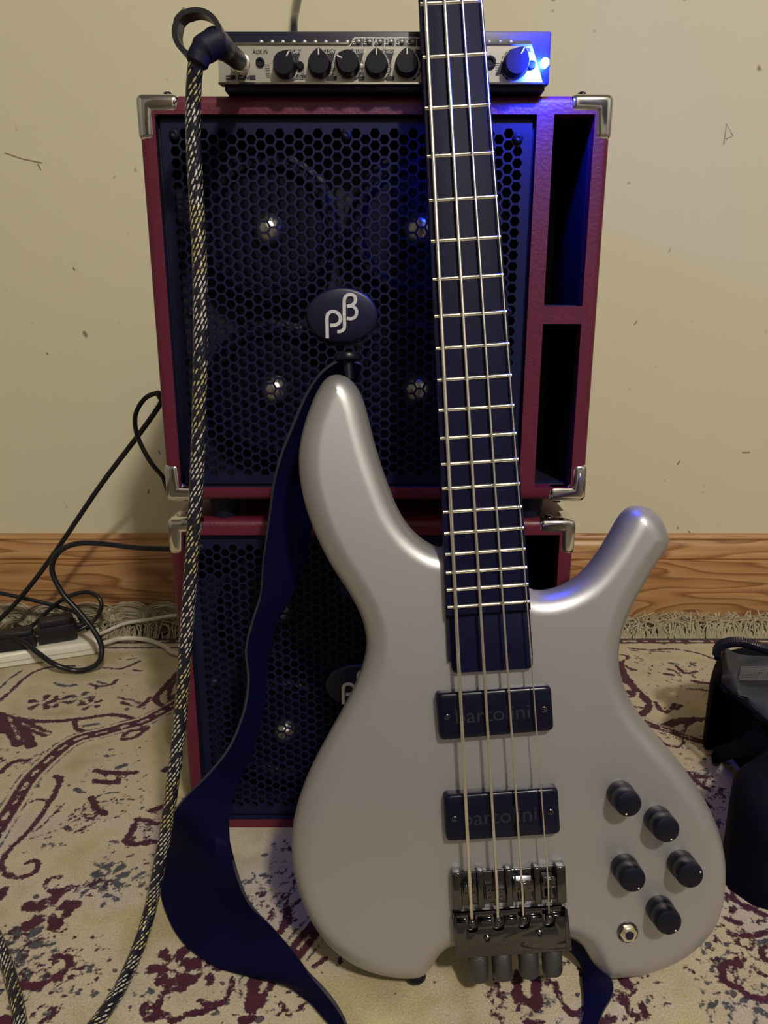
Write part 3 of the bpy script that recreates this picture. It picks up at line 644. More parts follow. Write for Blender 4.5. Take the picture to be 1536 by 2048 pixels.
    # screws on the grille
    for fx, fz in ((.045, .955), (.5, .955), (.955, .945), (.06, .5), (.945, .5), (.045, .05), (.5, .04), (.955, .05)):
        q = MB(); c = (xa+(xb-xa)*fx, Y+.0055, zb+(zt-zb)*fz)
        q.lathe([(.0042, -.001), (.0042, .0008), (.0034, .0022), (.0018, .0030), (.0008, .0022)], c, FA, 14)
        q.build('screw', M['rubber'], root, smooth=60)
    # chrome corners
    for sx, x in ((-1, x0), (1, x1)):
        for sy, y in ((-1, Y), (1, Y+dep)):
            for sz, z in ((-1, z0), (1, z1)):
                q = MB(); corner(q, x, y, z, sx, sy, sz); c = q.build('corner_protector', M['chrome'], root, bevel=(.0050, 4), smooth=50)
                # rivet on the top or bottom leg
                r_ = MB(); r_.lathe([(.0035, 0), (.0033, .0010), (.0020, .0018)], (x-sx*.022, y-sy*.006, z+sz*.0012), (Vector((1,0,0)), Vector((0,1,0)), Vector((0,0,sz))), 12)
                r_.build('rivet', M['dchrome'], c, smooth=60)
    for sx in (.12, .88):
        for sy in (.1, .9):
            q = MB(); q.lathe([(.014, 0), (.014, -.004), (.012, root['foot'])], (x0+W_*sx, Y+dep*sy, z0), None, 20)
            q.build('rubber_foot', M['rubber'], root)
def cab_bounds(l, r, top, bot, Y): return onY(l, top, Y).x, onY(r, top, Y).x, onY(l, bot, Y).z, onY(l, top, Y).z
a = onY(272, 189, D); b = onY(1227, 189, D); X0, X1 = a.x, b.x; WC = X1-X0
ZU1 = onY(768, 189, D).z; ZU0 = onY(768, 1001, D).z
DL = D*1.0155
cxl = (onY(338, 1075, DL).x+onY(1149, 1075, DL).x)/2
ZL1 = onY(768, 1041, DL).z; ZL0 = onY(768, 1667, DL).z
0 and print('W', WC, 'upper', ZU0, ZU1, 'lower', ZL0, ZL1, 'lower width', onY(1149,1075,DL).x-onY(338,1075,DL).x)
up = empty('speaker_cabinet', 'upper dark red vinyl speaker cabinet with black hexagon grille, under the amplifier', 'speaker'); up['foot'] = -(ZU0-ZL1)
make_cab(up, X0, X1, ZU0, ZU1, D, .30, False); del up['foot']
lo = empty('speaker_cabinet', 'lower dark red vinyl speaker cabinet on the rug, half hidden behind strap and bass', 'speaker'); lo['foot'] = -ZL0
make_cab(lo, cxl-WC/2, cxl+WC/2, ZL0, ZL1, DL, .30, True); del lo['foot']
kb = (onY(757, 632, D).x-onY(610, 632, D).x)/(585-20)
badge_logo(up, onY(684, 631, D), (onY(700, 632, D).x-onY(600, 632, D).x)/384.0, D+.0052)
badge_logo(lo, onY(712, 1374, DL), (onY(700, 632, D).x-onY(600, 632, D).x)/384.0, DL+.0052)
# ------------------------------------------------------------------ amplifier
YA = D-.012
A = lambda x, y: onY(x, y, YA)
amp = empty('bass_amplifier', 'small black amplifier with silver front panel and dark pointer knobs on the upper cabinet', 'amplifier')
xl, xr = A(436, 130).x, A(1100, 130).x; zt_, zp = A(700, 62).z, A(700, 169).z
q = MB(); q.box(((xl+xr)/2, YA+.004, (zt_+zp)/2), ((xr-xl)/2, .004, (zt_-zp)/2)); q.build('front_frame', M['navy'], amp, bevel=(.0012, 2))
q = MB(); q.box(((xl+xr)/2+.0005, YA+.006+.095, (zt_-.001+ZU1+.0008)/2), ((xr-xl)/2-.0022, .095, (zt_-.001-ZU1-.0008)/2)); q.build('chassis', M['navy'], amp, bevel=(.001, 2))
for sx in (-1, 1):
    for yy in (.025, .18): q = MB(); q.lathe([(.007, 0), (.0065, .0012)], ((xl+xr)/2+sx*.105, YA+yy, ZU1), None, 16); q.build('rubber_foot', M['rubber'], amp)
def amp_poly(pix, z0=0, z1=.0006): return [(A(x, y).x, A(x, y).z) for x, y in pix]
q = MB(); q.prism(amp_poly([(437,89),(697,89),(699,94),(840,94),(842,89),(1063,89),(1085,167),(438,167)]), 0, .0010, FA, (0, YA, 0)); pl = q.build('front_panel', M['plate'], amp, smooth=0)
q = MB()
q.stroke(amp_poly([(437,88.5),(697,88.5)]), .0010, (0, YA, 0), FA, .0004, .0022); q.stroke(amp_poly([(842,88.5),(1064,88.5)]), .0010, (0, YA, 0), FA, .0004, .0022)
q.stroke(amp_poly([(438,168),(1088,168)]), .0012, (0, YA, 0), FA, .0, .0026); q.build('edge_highlight', M['chrome'], amp, smooth=0)  # bright chrome lines put in as the highlights along the plate's edges
for poly in ([(572,100),(603,100),(594,131)], [(650,100),(672,100),(664,130),(655,112)], [(709,100),(729,100),(722,128),(716,112)], [(766,100),(789,100),(781,130),(774,114)], [(1003,122),(1012,146),(990,152)], [(830,100),(842,100),(842,130)]):
    q = MB(); q.prism(amp_poly(poly), .0010, .0012, FA, (0, YA, 0)); q.build('printed_patch', M['print'], pl, smooth=0)
for (x0_, x1_) in ((656,674), (717,729), (772,789)): q = MB(); q.prism(amp_poly([(x0_,154),(x1_,154),(x1_-1,161),(x0_+1,161)]), .0010, .0022, FA, (0, YA, 0)); q.build('slide_switch', M['print'], pl, smooth=0)
KN = [(571,134,30), (640,133,0), (697,131,-65), (753,133,0), (813,132,0), (1030,131,28), (905,132,0)]
for x, y, a_ in KN[:6]:
    c = A(x, y); r_ = .0104; q = MB()
    for k in range(-1 if a_ > 20 and x > 1000 else 0, 7):
        a0 = math.radians(78-k*21); a1 = a0-math.radians(17)
        if x > 1000: a0 = math.pi-a0; a1 = math.pi-a1
        q.stroke([(c.x+r_*math.cos(a0+(a1-a0)*t), c.z+r_*math.sin(a0+(a1-a0)*t)) for t in (0, .5, 1)], .0005 if k < 4 else .0011, (0, YA, 0), FA, .0010, .00125)
    for k in range(8): q.stroke([(c.x-.0150+.0002*k, c.z+.001-.0011*k), (c.x-.0112, c.z+.001-.0011*k)], .0003, (0, YA, 0), FA, .0010, .0012)
    o = q.build('dial_scale', M['print'], pl, smooth=0); o['kind'] = 'stuff'
for txt, x, y, s_, m_ in (('AUX IN',521,105,.0040,'print'), ('DEEP',602,156,.0040,'print'), ('GAIN',592,105,.0034,'white'), ('LOW',661,105,.0034,'white'), ('M LOW',719,105,.0032,'white'), ('M HIGH',777,105,.0030,'white'),
                      ('PASSIVE',694,157,.0026,'print'), ('PRE',722.5,148,.0026,'print'), ('VOL',1054,101,.0034,'print')):
    p = A(x, y); text_mesh(txt, s_, (p.x, YA-.0013, p.z), FA, M[m_], pl, sx=.8, depth=.0001)
for ch, x in zip('BEADGC', (708, 730, 752, 773.5, 795, 817)):
    p = A(x, 84); text_mesh(ch, .0052, (p.x, YA-.0003, p.z), FA, M['white'], amp, sx=.85, depth=.00012)
q = MB()
q.stroke(amp_poly([(699,93),(709,76),(838,76)]), .0005, (0, YA, 0), FA, 0, .0004)
for x in (724.5, 746, 768.5, 790, 811.5, 833): q.stroke(amp_poly([(x,77),(x,93)]), .0004, (0, YA, 0), FA, 0, .0004)
q.build('tuner_print', M['white'], amp, smooth=0)
q = MB(); G = lambda L: amp_poly([(452+(x-332)/2.954, y/2.954) for x, y in L]); sw = .0010
for L in ([(385,452),(335,452),(335,470),(375,470),(375,461),(362,461)], [(378,470),(378,452),(388,452),(388,459),(378,461),(390,470)], [(430,452),(407,452),(407,470),(440,470),(448,452)], [(442,470),(450,452),(462,470),(472,452)], [(508,452),(478,452),(474,470),(508,470)], [(478,461),(505,461)]):
    q.stroke(G(L), sw, (0, YA, 0), FA, .0010, .0013)
q.build('name_print', M['print'], pl, smooth=0)
for x in (523, 545, 566, 588, 609.5, 631, 652, 674, 695, 717, 739, 760.5, 782, 804, 825.5, 978, 999.5, 1021):
    p = A(x, 85 if x < 700 or x > 900 else 84); q = MB(); q.lathe([(.0016, 0), (.0016, .0008), (.0010, .0018), (.0003, .0021)], (p.x, YA, p.z), FA, 10); q.build('indicator_light', M['lens'], amp)
def pointer_knob(x, y, ang, r_=.0082, h=.0105):
    c = A(x, y); n = 28; out = []
    for i in range(n):
        a_ = 2*math.pi*i/n; d = math.atan2(math.sin(a_-math.pi/2), math.cos(a_-math.pi/2)); e = max(0, 1-abs(d)/.62)
        rr = r_*(1+.22*e**1.1); out.append((rr*math.cos(a_-math.radians(ang)), rr*math.sin(a_-math.radians(ang))))
    q = MB(); vs = []
    for s_, z in ((1.02, 0), (1.02, .003), (.98, .0034), (.93, h-.001), (.88, h)): vs += [Vector((c.x+a_*s_, YA-.001-z, c.z+b_*s_)) for a_, b_ in out]
    q.add(vs, [(i*n+j, i*n+(j+1)%n, (i+1)*n+(j+1)%n, (i+1)*n+j) for i in range(4) for j in range(n)]+[tuple(range(n)), tuple(4*n+j for j in range(n))])
    k = q.build('knob', M['knob'], amp, smooth=40)
    t = math.radians(90-ang); q = MB(); q.stroke([(c.x+math.cos(t)*r_*.55, c.z+math.sin(t)*r_*.55), (c.x+math.cos(t)*r_*1.02, c.z+math.sin(t)*r_*1.02)], .0008, (0, YA, 0), FA, h+.0008, h+.0014)
    q.build('pointer_line', M['white'], k, smooth=0)
for x, y, a_ in KN: pointer_knob(x, y, a_, .0082 if x < 1000 else .0092)
for x, y, r_ in ((521,126,.0032), (979,126,.0045)):
    p = A(x, y); q = MB(); q.lathe([(r_, .0005), (r_, .0022), (r_*.75, .0026), (r_*.55, .0024), (r_*.5, .0014)], (p.x, YA, p.z), FA, 20); q.build('socket', M['rubber'], amp)
for x, y, r_ in ((601,133,.0027), (1062,132,.0030)):
    p = A(x, y); q = MB(); q.lathe([(r_, .0005), (r_, .003), (r_*.8, .0036)], (p.x, YA, p.z), FA, 16); q.build('push_button', M['knob'], amp)
p = A(722.5, 133); q = MB(); q.lathe([(.0018, .0005), (.0017, .0018), (.001, .0022)], (p.x, YA, p.z), FA, 12); q.build('push_button', M['lens'], amp)
p = A(481, 129); q = MB(); q.lathe([(.0072, .0008), (.0072, .0016), (.0060, .0020), (.0060, .0045), (.0052, .0052)], (p.x, YA, p.z), FA, 6 if False else 24); q.build('input_socket', M['chrome'], amp)
PL = A(1088, 128); q = MB(); q.lathe([(.0030, 0), (.0030, .004), (.0026, .0058), (.0015, .0070), (.0003, .0074)], (PL.x, YA, PL.z), FA, 20)
q.build('power_light', M['led'], amp)
glow = lamp('power_light_glow', (PL.x, YA-.019, PL.z), 1.9, (.010, .035, 1.0), .003); glow.data.specular_factor = .35
# ------------------------------------------------------------------ the bass guitar
bass = empty('electric_bass', 'satin silver headless electric bass guitar with black fretboard leaning on the speaker cabinets', 'guitar')
bass.matrix_world = MB_
NF = -.0095                      # body front below the fretboard surface
NBK = NF-.036
out_px = [(887,1098),(868,1092),(842,1076),(816,1050),(795,1015),(775,965),(758,915),(745,870),(733,820),(721,785),(706,762),(688,750),(668,747),(650,757),(635,780),(621,812),(608,850),(600,885),(597,920),(600,962),(610,1010),(626,1056),(646,1101),(668,1140),(692,1176),(715,1216),(728,1250),(733,1285),(728,1322),(715,1360),(695,1402),(670,1447),(645,1492),(620,1541),(601,1588),(587,1640),(583,1692),(588,1745),(603,1800),(629,1852),(665,1895),(710,1927),(760,1945),(812,1952),(845,1949),(860,1936),(872,1915),(884,1898),(905,1886),(960,1880),(1040,1876),(1110,1868),(1140,1868),(1163,1886),(1178,1915),(1192,1938),(1210,1950),(1240,1950),(1275,1945),(1318,1933),(1362,1912),(1400,1882),(1430,1843),(1444,1797),(1449,1745),(1445,1695),(1432,1648),(1410,1600),(1380,1552),(1346,1508),(1310,1466),(1276,1425),(1251,1382),(1238,1338),(1237,1290),(1247,1249),(1263,1210),(1285,1170),(1309,1130),(1326,1106),(1336,1092),(1339,1085),(1336,1070),(1325,1042),(1310,1023),(1291,1012),(1270,1010),(1251,1020),(1235,1045),(1214,1082),(1189,1120),(1160,1152),(1130,1171),(1104,1180),(1080,1183),(1062,1180),(1052,1176),(1035,1150),(910,1080),(897,1090)]
base = np.array([tuple(onB(x, y, NF-.0150))[:2] for x, y in out_px])
cl = crom([(a, b, 0) for a, b in base], 8, True); ol = resample([(p.x, p.y) for p in cl], 420, True)
for _ in range(3): ol = ol*.5+(np.roll(ol, 1, 0)+np.roll(ol, -1, 0))*.25
from mathutils.geometry import delaunay_2d_cdt
RF = .0165; RB = RF; ZM = (NF+NBK)/2
oA = ol; oB = np.roll(ol, -1, 0); oAB = oB-oA; oL2 = (oAB**2).sum(1)
def near(pts):
    """distance to the outline and inward unit direction, inside test"""
    dd = np.empty(len(pts)); gg = np.empty((len(pts), 2)); inside = np.zeros(len(pts), bool)
    for k in range(0, len(pts), 2000):
        p = pts[k:k+2000]; t = np.clip(((p[:,None]-oA[None])*oAB[None]).sum(-1)/oL2[None], 0, 1); c = oA[None]+t[...,None]*oAB[None]
        v = p[:,None]-c; d = np.linalg.norm(v, axis=-1); i = d.argmin(1); r = np.arange(len(p)); dd[k:k+2000] = d[r, i]; gg[k:k+2000] = v[r, i]/(d[r, i][:,None]+1e-12)
        y0, y1 = oA[None,:,1], oB[None,:,1]; cr = ((y0 > p[:,None,1]) != (y1 > p[:,None,1])) & (p[:,None,0] < oA[None,:,0]+(p[:,None,1]-y0)/(y1-y0+1e-15)*oAB[None,:,0]); inside[k:k+2000] = cr.sum(1)%2 == 1
    return dd, gg, inside
area = np.sum(oA[:,0]*oB[:,1]-oB[:,0]*oA[:,1]); sgn = 1 if area > 0 else -1
tg = np.roll(ol,-1,0)-np.roll(ol,1,0); tg /= np.linalg.norm(tg, axis=1)[:,None]; on = np.stack([-tg[:,1], tg[:,0]], 1)*sgn
P2 = [ol]; 
for d_ in (.00015, .0006, .0013, .0023): P2.append(ol+on*d_)
lo_, hi_ = ol.min(0), ol.max(0)
for st_, dmin, dmax in ((.0016, .0032, .0175), (.008, .0175, 9)):
    gx_, gy_ = np.meshgrid(np.arange(lo_[0], hi_[0], st_), np.arange(lo_[1], hi_[1], st_)); gx_[::2] += st_/2
    g_ = np.stack([gx_.ravel(), gy_.ravel()], 1); d_, _, in_ = near(g_); P2.append(g_[in_ & (d_ > dmin) & (d_ <= dmax)])
P2 = np.vstack(P2); dis, grad, _ = near(P2)
no = len(ol); dis[:no] = 0; grad[:no] = on
r_ = delaunay_2d_cdt([Vector(p) for p in P2], [(i, (i+1)%no) for i in range(no)], [], 1, 1e-7)
cv = np.array([tuple(v) for v in r_[0]]); tri = [tuple(f) for f in r_[2]]
dis, grad, _ = near(cv); eidx = np.where(dis < 1e-6)[0]
for i in eidx: j = np.linalg.norm(ol-cv[i], axis=1).argmin(); grad[i] = on[j]; dis[i] = 0
dc = np.minimum(dis, RF); hz = np.sqrt(np.maximum(0, RF**2-(RF-dc)**2)); sl_ = (RF-dc)/RF
nrm = np.column_stack([-grad*sl_[:,None], np.sqrt(np.maximum(0, 1-sl_**2))])
nv = len(cv); vf = np.column_stack([cv, NF-RF+hz]); vb = np.column_stack([cv, NBK+RB-hz])
bm = bmesh.new(); allv = [bm.verts.new(v) for v in np.vstack([vf, vb])]
for f in tri: bm.faces.new([allv[i] for i in f]); bm.faces.new([allv[nv+i] for i in f[::-1]])
for e in list(bm.edges):
    if len(e.link_faces) == 1 and e.verts[0].index < nv and False: pass
bm.verts.index_update(); bm.edges.ensure_lookup_table()
be = [(e.verts[0].index, e.verts[1].index) for e in bm.edges if len(e.link_faces) == 1]; be = [p for p in be if p[0] < nv and p[1] < nv]
for i, j in be: bm.faces.new([allv[i], allv[j], allv[nv+j], allv[nv+i]])
bmesh.ops.recalc_face_normals(bm, faces=bm.faces)
me = bpy.data.meshes.new('guitar_body'); bm.to_mesh(me); bm.free(); me.materials.append(M['body']); me.polygons.foreach_set('use_smooth', [True]*len(me.polygons))
nb_ = nrm.copy(); nb_[:,2] *= -1
me.normals_split_custom_set_from_vertices([tuple(v) for v in np.vstack([nrm, nb_])])
o = bpy.data.objects.new('guitar_body', me); COL.objects.link(o); o.parent = bass
# fretboard edges as lines in local coordinates
def line_at(p, q_):
    return lambda u: p.x+(q_.x-p.x)*(u-p.y)/(q_.y-p.y)
eL = line_at(onB(839, 20), onB(893, 1215)); eR = line_at(onB(973, 90), onB(1061, 1205))
u24 = onB(981, 1208.6).y; uEnd = onB(980, 1226).y; uN = S+.004
def strip(u0, u1, n0, n1, inset=0.0, k=1):
    q = MB(); q.add([(eL(u0)+inset, u0, n0), (eR(u0)-inset, u0, n0), (eR(u1)-inset, u1, n0), (eL(u1)+inset, u1, n0), (eL(u0)+inset, u0, n1), (eR(u0)-inset, u0, n1), (eR(u1)-inset, u1, n1), (eL(u1)+inset, u1, n1)],
         [(0,1,2,3), (4,7,6,5), (0,4,5,1), (1,5,6,2), (2,6,7,3), (3,7,4,0)]); return q
strip(uEnd, uN+.012, -.006, 0).build('fretboard', M['fb'], bass, bevel=(.0008, 2))
q = MB(); nseg = 12; vs = []; us = np.linspace(u24-.040, uN+.012, 14)          # rounded neck back
for u_ in us:
    a_, b_ = eL(u_), eR(u_); c_ = (a_+b_)/2; hw = (b_-a_)/2
    for k in range(nseg+1):
        t = math.pi*k/nseg; vs.append((c_-hw*math.cos(t), u_, -.006-.0155*math.sin(t)**.8))
m_ = nseg+1
q.add(vs, [(i*m_+k, i*m_+k+1, (i+1)*m_+k+1, (i+1)*m_+k) for i in range(len(us)-1) for k in range(nseg)]+[(i*m_, (i+1)*m_, (i+1)*m_+nseg, i*m_+nseg) for i in range(len(us)-1)]+[tuple(range(m_)), tuple((len(us)-1)*m_+k for k in range(m_))])
q.build('neck', M['neck'], bass, smooth=50)
# black heel cover between the fretboard and the first pickup
c0, c1, c2, c3 = onB(901, 1226, -.002), onB(1061, 1216, -.002), onB(1067, 1337, -.004), onB(905, 1347, -.004)
def rrect(a, b, c, d, r_, n=5):
    P4 = [Vector((p.x, p.y)) for p in (a, b, c, d)]; out = []
    for i in range(4):
        p = P4[i]; u0 = (P4[i-1]-p).normalized(); u1 = (P4[(i+1)%4]-p).normalized(); s0 = p+u0*r_; s1 = p+u1*r_
        for k in range(n+1): t = k/n; out.append(tuple((1-t)**2*s0+2*t*(1-t)*p+t*t*s1))
    return out
FB = (Vector((1,0,0)), Vector((0,1,0)), Vector((0,0,1)))
q = MB(); q.prism(rrect(c0, c1, c2, c3, .004), NF-.004, -.004, FB); q.build('heel_cover', M['fb'], bass, bevel=(.0007, 2))
sf = []
for i in range(1, 25):
    u_ = onB(*FRET_PX[i]).y if i in FRET_PX else S*.996/2**(i/12); q = MB(); a_, b_ = eL(u_)+.0007, eR(u_)-.0007
    prf = [(-.0013, 0), (-.0009, .0008), (0, .0012), (.0009, .0008), (.0013, 0)]
    q.add([(x, u_+p[0], p[1]) for x in (a_, b_) for p in prf], [(k, k+1, 5+k+1, 5+k) for k in range(4)]+[(0,1,2,3,4), (9,8,7,6,5), (0,5,9,4)])
    q.build('fret', M['fret'], bass, smooth=60)
q = MB(); q.box(((eL(S)+eR(S))/2, S+.002, .0012), ((eR(S)-eL(S))/2, .002, .0022)); q.build('nut', M['fret'], bass, bevel=(.0005, 2))
q = MB(); q.box(((eL(S)+eR(S))/2, S+.013, .004), ((eR(S)-eL(S))/2-.001, .006, .006)); q.build('string_clamp', M['dchrome'], bass, bevel=(.001, 2))
# strings
ST = [((851,4),(940,1771),(943.5,1836),.00135), ((889.5,4),(994,1774),(996,1842),.00112), ((925,4),(1044,1771),(1047,1838),.00082), ((963,4),(1096.5,1768),(1098,1833),.00052)]
hs, hn = .0045, .0025
for (t0, t1, t2, r_) in ST:
    a_ = onB(*t0, hn+.0010); b_ = onB(*t1, hs); c_ = onB(*t2, -.001); d_ = (a_-b_).normalized(); top = b_+d_*((S+.006-b_.y)/d_.y); top.z = hn
    q = MB(); q.tube([top, a_, b_, c_], r_, 8); q.build('string', M['string'], bass, smooth=60)
# pickups
def pickup(cs):
    P4 = [onB(x, y, .0) for x, y in cs]; P4 = [Vector((p.x, p.y, 0)) for p in P4]
    out = rrect(*P4, .004); q = MB(); n = len(out); cx = sum(p[0] for p in out)/n; cy = sum(p[1] for p in out)/n; vs = []
    for ins_, z in ((0, NF-.003), (0, -.0022), (.0005, -.0010), (.0014, -.0004), (.0030, 0)):
        for p in out:
            d = Vector((cx-p[0], cy-p[1])); L_ = d.length; sc = Vector((d.x/ .02, d.y/.012)); vs.append((p[0]+ins_*(1 if d.x > 0 else -1)*min(1, abs(d.x)/.01), p[1]+ins_*(1 if d.y > 0 else -1), z))
    q.add(vs, [(i*n+j, i*n+(j+1)%n, (i+1)*n+(j+1)%n, (i+1)*n+j) for i in range(4) for j in range(n)]+[tuple(range(n)), tuple(4*n+j for j in range(n))])
    pk = q.build('pickup', M['pickup'], bass, smooth=50)
    ax = (P4[1]+P4[2]-P4[0]-P4[3]).normalized(); ay = Vector((-ax.y, ax.x, 0)); az = Vector((0,0,1)); c = sum(P4, Vector())/4; wd = (P4[1]-P4[0]).length
    for s_ in (-1, 1):
        q = MB(); q.lathe([(.0022, -.001), (.0022, .0007), (.0015, .0011), (.0008, .0004)], c+ax*(s_*(wd/2-.0065)), (ax, ay, az), 12); q.build('screw', M['dchrome'], pk)
    text_mesh('bartolini', .0150, c+az*.00005-ax*.002-ay*.001, (ax, ay, az), M['pickup_mark'], pk, depth=.0001, sx=1.08)
pickup([(872,1388),(1103,1372),(1109,1462),(880,1482)])
pickup([(888,1592),(1117,1576),(1122,1669),(893,1685)])
# bridge
br0, br1 = onB(903, 1747, -.001), onB(1131, 1732, -.001); ax = (br1-br0); ax.z = 0; bw = ax.length; ax.normalize(); ay = Vector((-ax.y, ax.x, 0)); az = Vector((0,0,1)); BA = (ax, ay, az)
o0 = Vector((br0.x, br0.y, 0)); o0b = onB(1134, 1806, -.001); hgt = abs((Vector((o0b.x, o0b.y, 0))-o0-ax*bw).dot(ay))

def bbox(q, x0, x1, y0, y1, z0, z1, o=None):
    q.box((o or o0)+ax*((x0+x1)/2)+ay*((y0+y1)/2)+az*((z0+z1)/2), (abs(x1-x0)/2, abs(y1-y0)/2, abs(z1-z0)/2), BA)
q = MB(); bbox(q, 0, bw, -hgt, -.0025, NF-.0005, NF+.0030)                 # floor of the bridge
fw = bw*.085; pos = [0]+[bw*(i/4.0) for i in (1, 2, 3)]+[bw]
bbox(q, 0, fw, -hgt, 0, NF, -.0005); bbox(q, bw-fw, bw, -hgt, 0, NF, -.0005)
for p in pos[1:4]: bbox(q, p-fw*.36, p+fw*.36, -hgt, 0, NF, -.0010)
bridge = q.build('bridge', M['dchrome'], bass, bevel=(.0012, 3), smooth=50)
for i, dy in enumerate((-.0085, -.0125, -.0080, -.0065)):
    a_ = pos[i]+fw*(.36 if i else 1)+.0009; b_ = pos[i+1]-fw*(.36 if i < 3 else 1)-.0009
    q = MB(); bbox(q, a_, b_, dy-.0085, dy, NF+.003, .0005); bbox(q, a_, b_, dy-.0025, dy-.0008, .0004, .0022)
    for k in (.22, .78):
        c = o0+ax*(a_+(b_-a_)*k)+ay*(dy-.0010)+az*.0008; q.lathe([(.0011, -.001), (.0011, .0012), (.0005, .0016)], c, BA, 10)
        c = o0+ax*(a_+(b_-a_)*k)+ay*(dy-.0065)+az*.0004; q.lathe([(.0011, -.001), (.0011, .0008), (.0005, .0002)], c, BA, 10)
    q.tube([o0+ax*((a_+b_)/2)+ay*(dy-.004)+az*(NF+.006), o0+ax*((a_+b_)/2)+ay*(-hgt+.0005)+az*(NF+.006)], .0012, 8)
    q.build('saddle', M['dchrome'], bridge, bevel=(.0003, 1), smooth=40)
# tailpiece
tl, tr_, blp, brp = onB(904, 1829, -.003), onB(1135, 1810, -.003), onB(916, 1914, -.003), onB(1140, 1898, -.003)
o1 = Vector((tl.x, tl.y, 0)); tw = (Vector((tr_.x, tr_.y, 0))-o1).length; th_ = abs((Vector((blp.x, blp.y, 0))-o1).dot(ay))
q = MB(); notch = [bw*.0]; xs4 = []
for t2 in (943.5, 996, 1047, 1098):
    p = onB(t2, 1838, -.001); xs4.append((Vector((p.x, p.y, 0))-o1).dot(ax))
pts = [(0, 0)]
yn = -th_*.20; dn = -th_*.42
def notch_poly(top, depth):
    L = [(0, top)]
    for x in xs4:
        L += [(x-.0042, top), (x-.0040, depth+.0025)]+[(x+.0040*math.cos(math.pi+math.pi*k/6), depth+.0025+.0030*math.sin(math.pi+math.pi*k/6)) for k in range(1, 6)]+[(x+.0040, depth+.0025), (x+.0042, top)]
    return L+[(tw, top), (tw+.0015, -th_), (.0022, -th_)]
q.prism(notch_poly(-th_*.17, -th_*.40), NF-.0002, -.0008, BA, o1)
bbox(q, .0006, tw-.0006, -th_*.17, 0, NF-.0002, -.0040, o1)
for x in (.0006, tw-.0030): bbox(q, x, x+.0024, -th_*.98, 0, NF, -.0002, o1)
tail = q.build('tailpiece', M['dchrome'], bass, bevel=(.0007, 2), smooth=40)
for fx, fy in ((.29, .57), (.74, .53)):
    c = o1+ax*(tw*fx)+ay*(-th_*fy)+az*(-.0008); q = MB(); q.lathe([(.0026, -.001), (.0026, .0009), (.0019, .0014), (.0014, .0008), (.0012, .0002)], c, BA, 16); q.build('screw', M['dchrome'], tail, smooth=50)
q = MB(); sg = [(x*.0022, .0022*math.sin(x*2.1)*(1 if x < 9 else .6)) for x in np.linspace(0, 12, 40)]
q.stroke([(p[0]-.013, p[1]*.7) for p in sg], .00018, o1+ax*(tw*.53)+ay*(-th_*.72), BA, -.0008, -.00072); q.build('engraved_script', M['tuner'], tail, smooth=0)
for x in xs4:
    c = o1+ax*x+ay*(-th_*.17)+az*(-.001); q = MB(); q.lathe([(.0012, -.0028), (.0027, -.0018), (.0030, 0), (.0027, .0016), (.0012, .0026)], c, (ax, az, -ay), 16); q.build('string_ball', M['dchrome'], bass, smooth=60)
for px, py in ((957, 1936), (1004, 1933), (1057, 1928), (1104, 1924)):
    c = onB(px, py, NF+.002); q = MB(); q.lathe([(.0045, .020), (.0062, .012), (.0074, .0095), (.0074, -.0050), (.0066, -.0075), (.0034, -.0085)], c, (ax, az, ay), 26); q.build('tuner_knob', M['tuner'], bass, smooth=50)
# control knobs
for (bx_, by_), ang in (((1240,1587), 250), ((1314,1637), 290), ((1248,1733), 300), ((1360,1725), 20), ((1318,1816), 305)):
    c = onB(bx_, by_, NF); q = MB()
    q.lathe([(.0098, .0), (.0100, .0012), (.0098, .0085), (.0094, .0092), (.0094, .0098), (.0097, .0102), (.0094, .0175), (.0086, .0190), (.0070, .0196), (.001, .0198)], c, FB, 32)
    kn = q.build('control_knob', M['knob'], bass, smooth=40)
    q = MB(); a_ = math.radians(ang); q.lathe([(.0007, 0), (.0005, .0004)], c+Vector((.0070*math.cos(a_), .0070*math.sin(a_), .0196)), FB, 10); q.build('marker_dot', M['white'], kn)
c = onB(1255, 1864, NF); q = MB(); q.lathe([(.0078, 0), (.0076, .0010), (.0064, .0012)], c, FB, 24)
jk = q.build('jack_socket', M['dchrome'], bass, smooth=40)
q = MB(); q.lathe([(.0064, .0010), (.0064, .0030), (.0056, .0034), (.0044, .0034), (.0042, .0012)], c, FB, 6)
q.lathe([(.0046, .003), (.0046, .0046), (.0034, .0050), (.0030, .0044), (.0030, .0010)], c, FB, 24); q.build('hex_nut', M['fret'], jk, smooth=30)
q = MB(); q.lathe([(.0031, .0), (.0031, .0047)], c, FB, 20); q.build('jack_hole', M['inner'], jk)
# strap buttons: at the bottom edge and at the tip of the long horn
c = onB(832, 1951, NF-.018); q = MB(); q.lathe([(.0060, -.004), (.0070, -.002), (.0078, .0005), (.0070, .0025), (.002, .0035)], c, (ax, az, -ay), 20); q.build('strap_button', M['knob'], bass, smooth=50)
c = onB(697, 742, NF-.020); q = MB(); q.lathe([(.0035, -.006), (.0035, .006), (.0090, .0075), (.0098, .010), (.0085, .0125), (.002, .0135)], c, (ax, az, ay), 22); q.build('strap_button', M['knob'], bass, smooth=50)
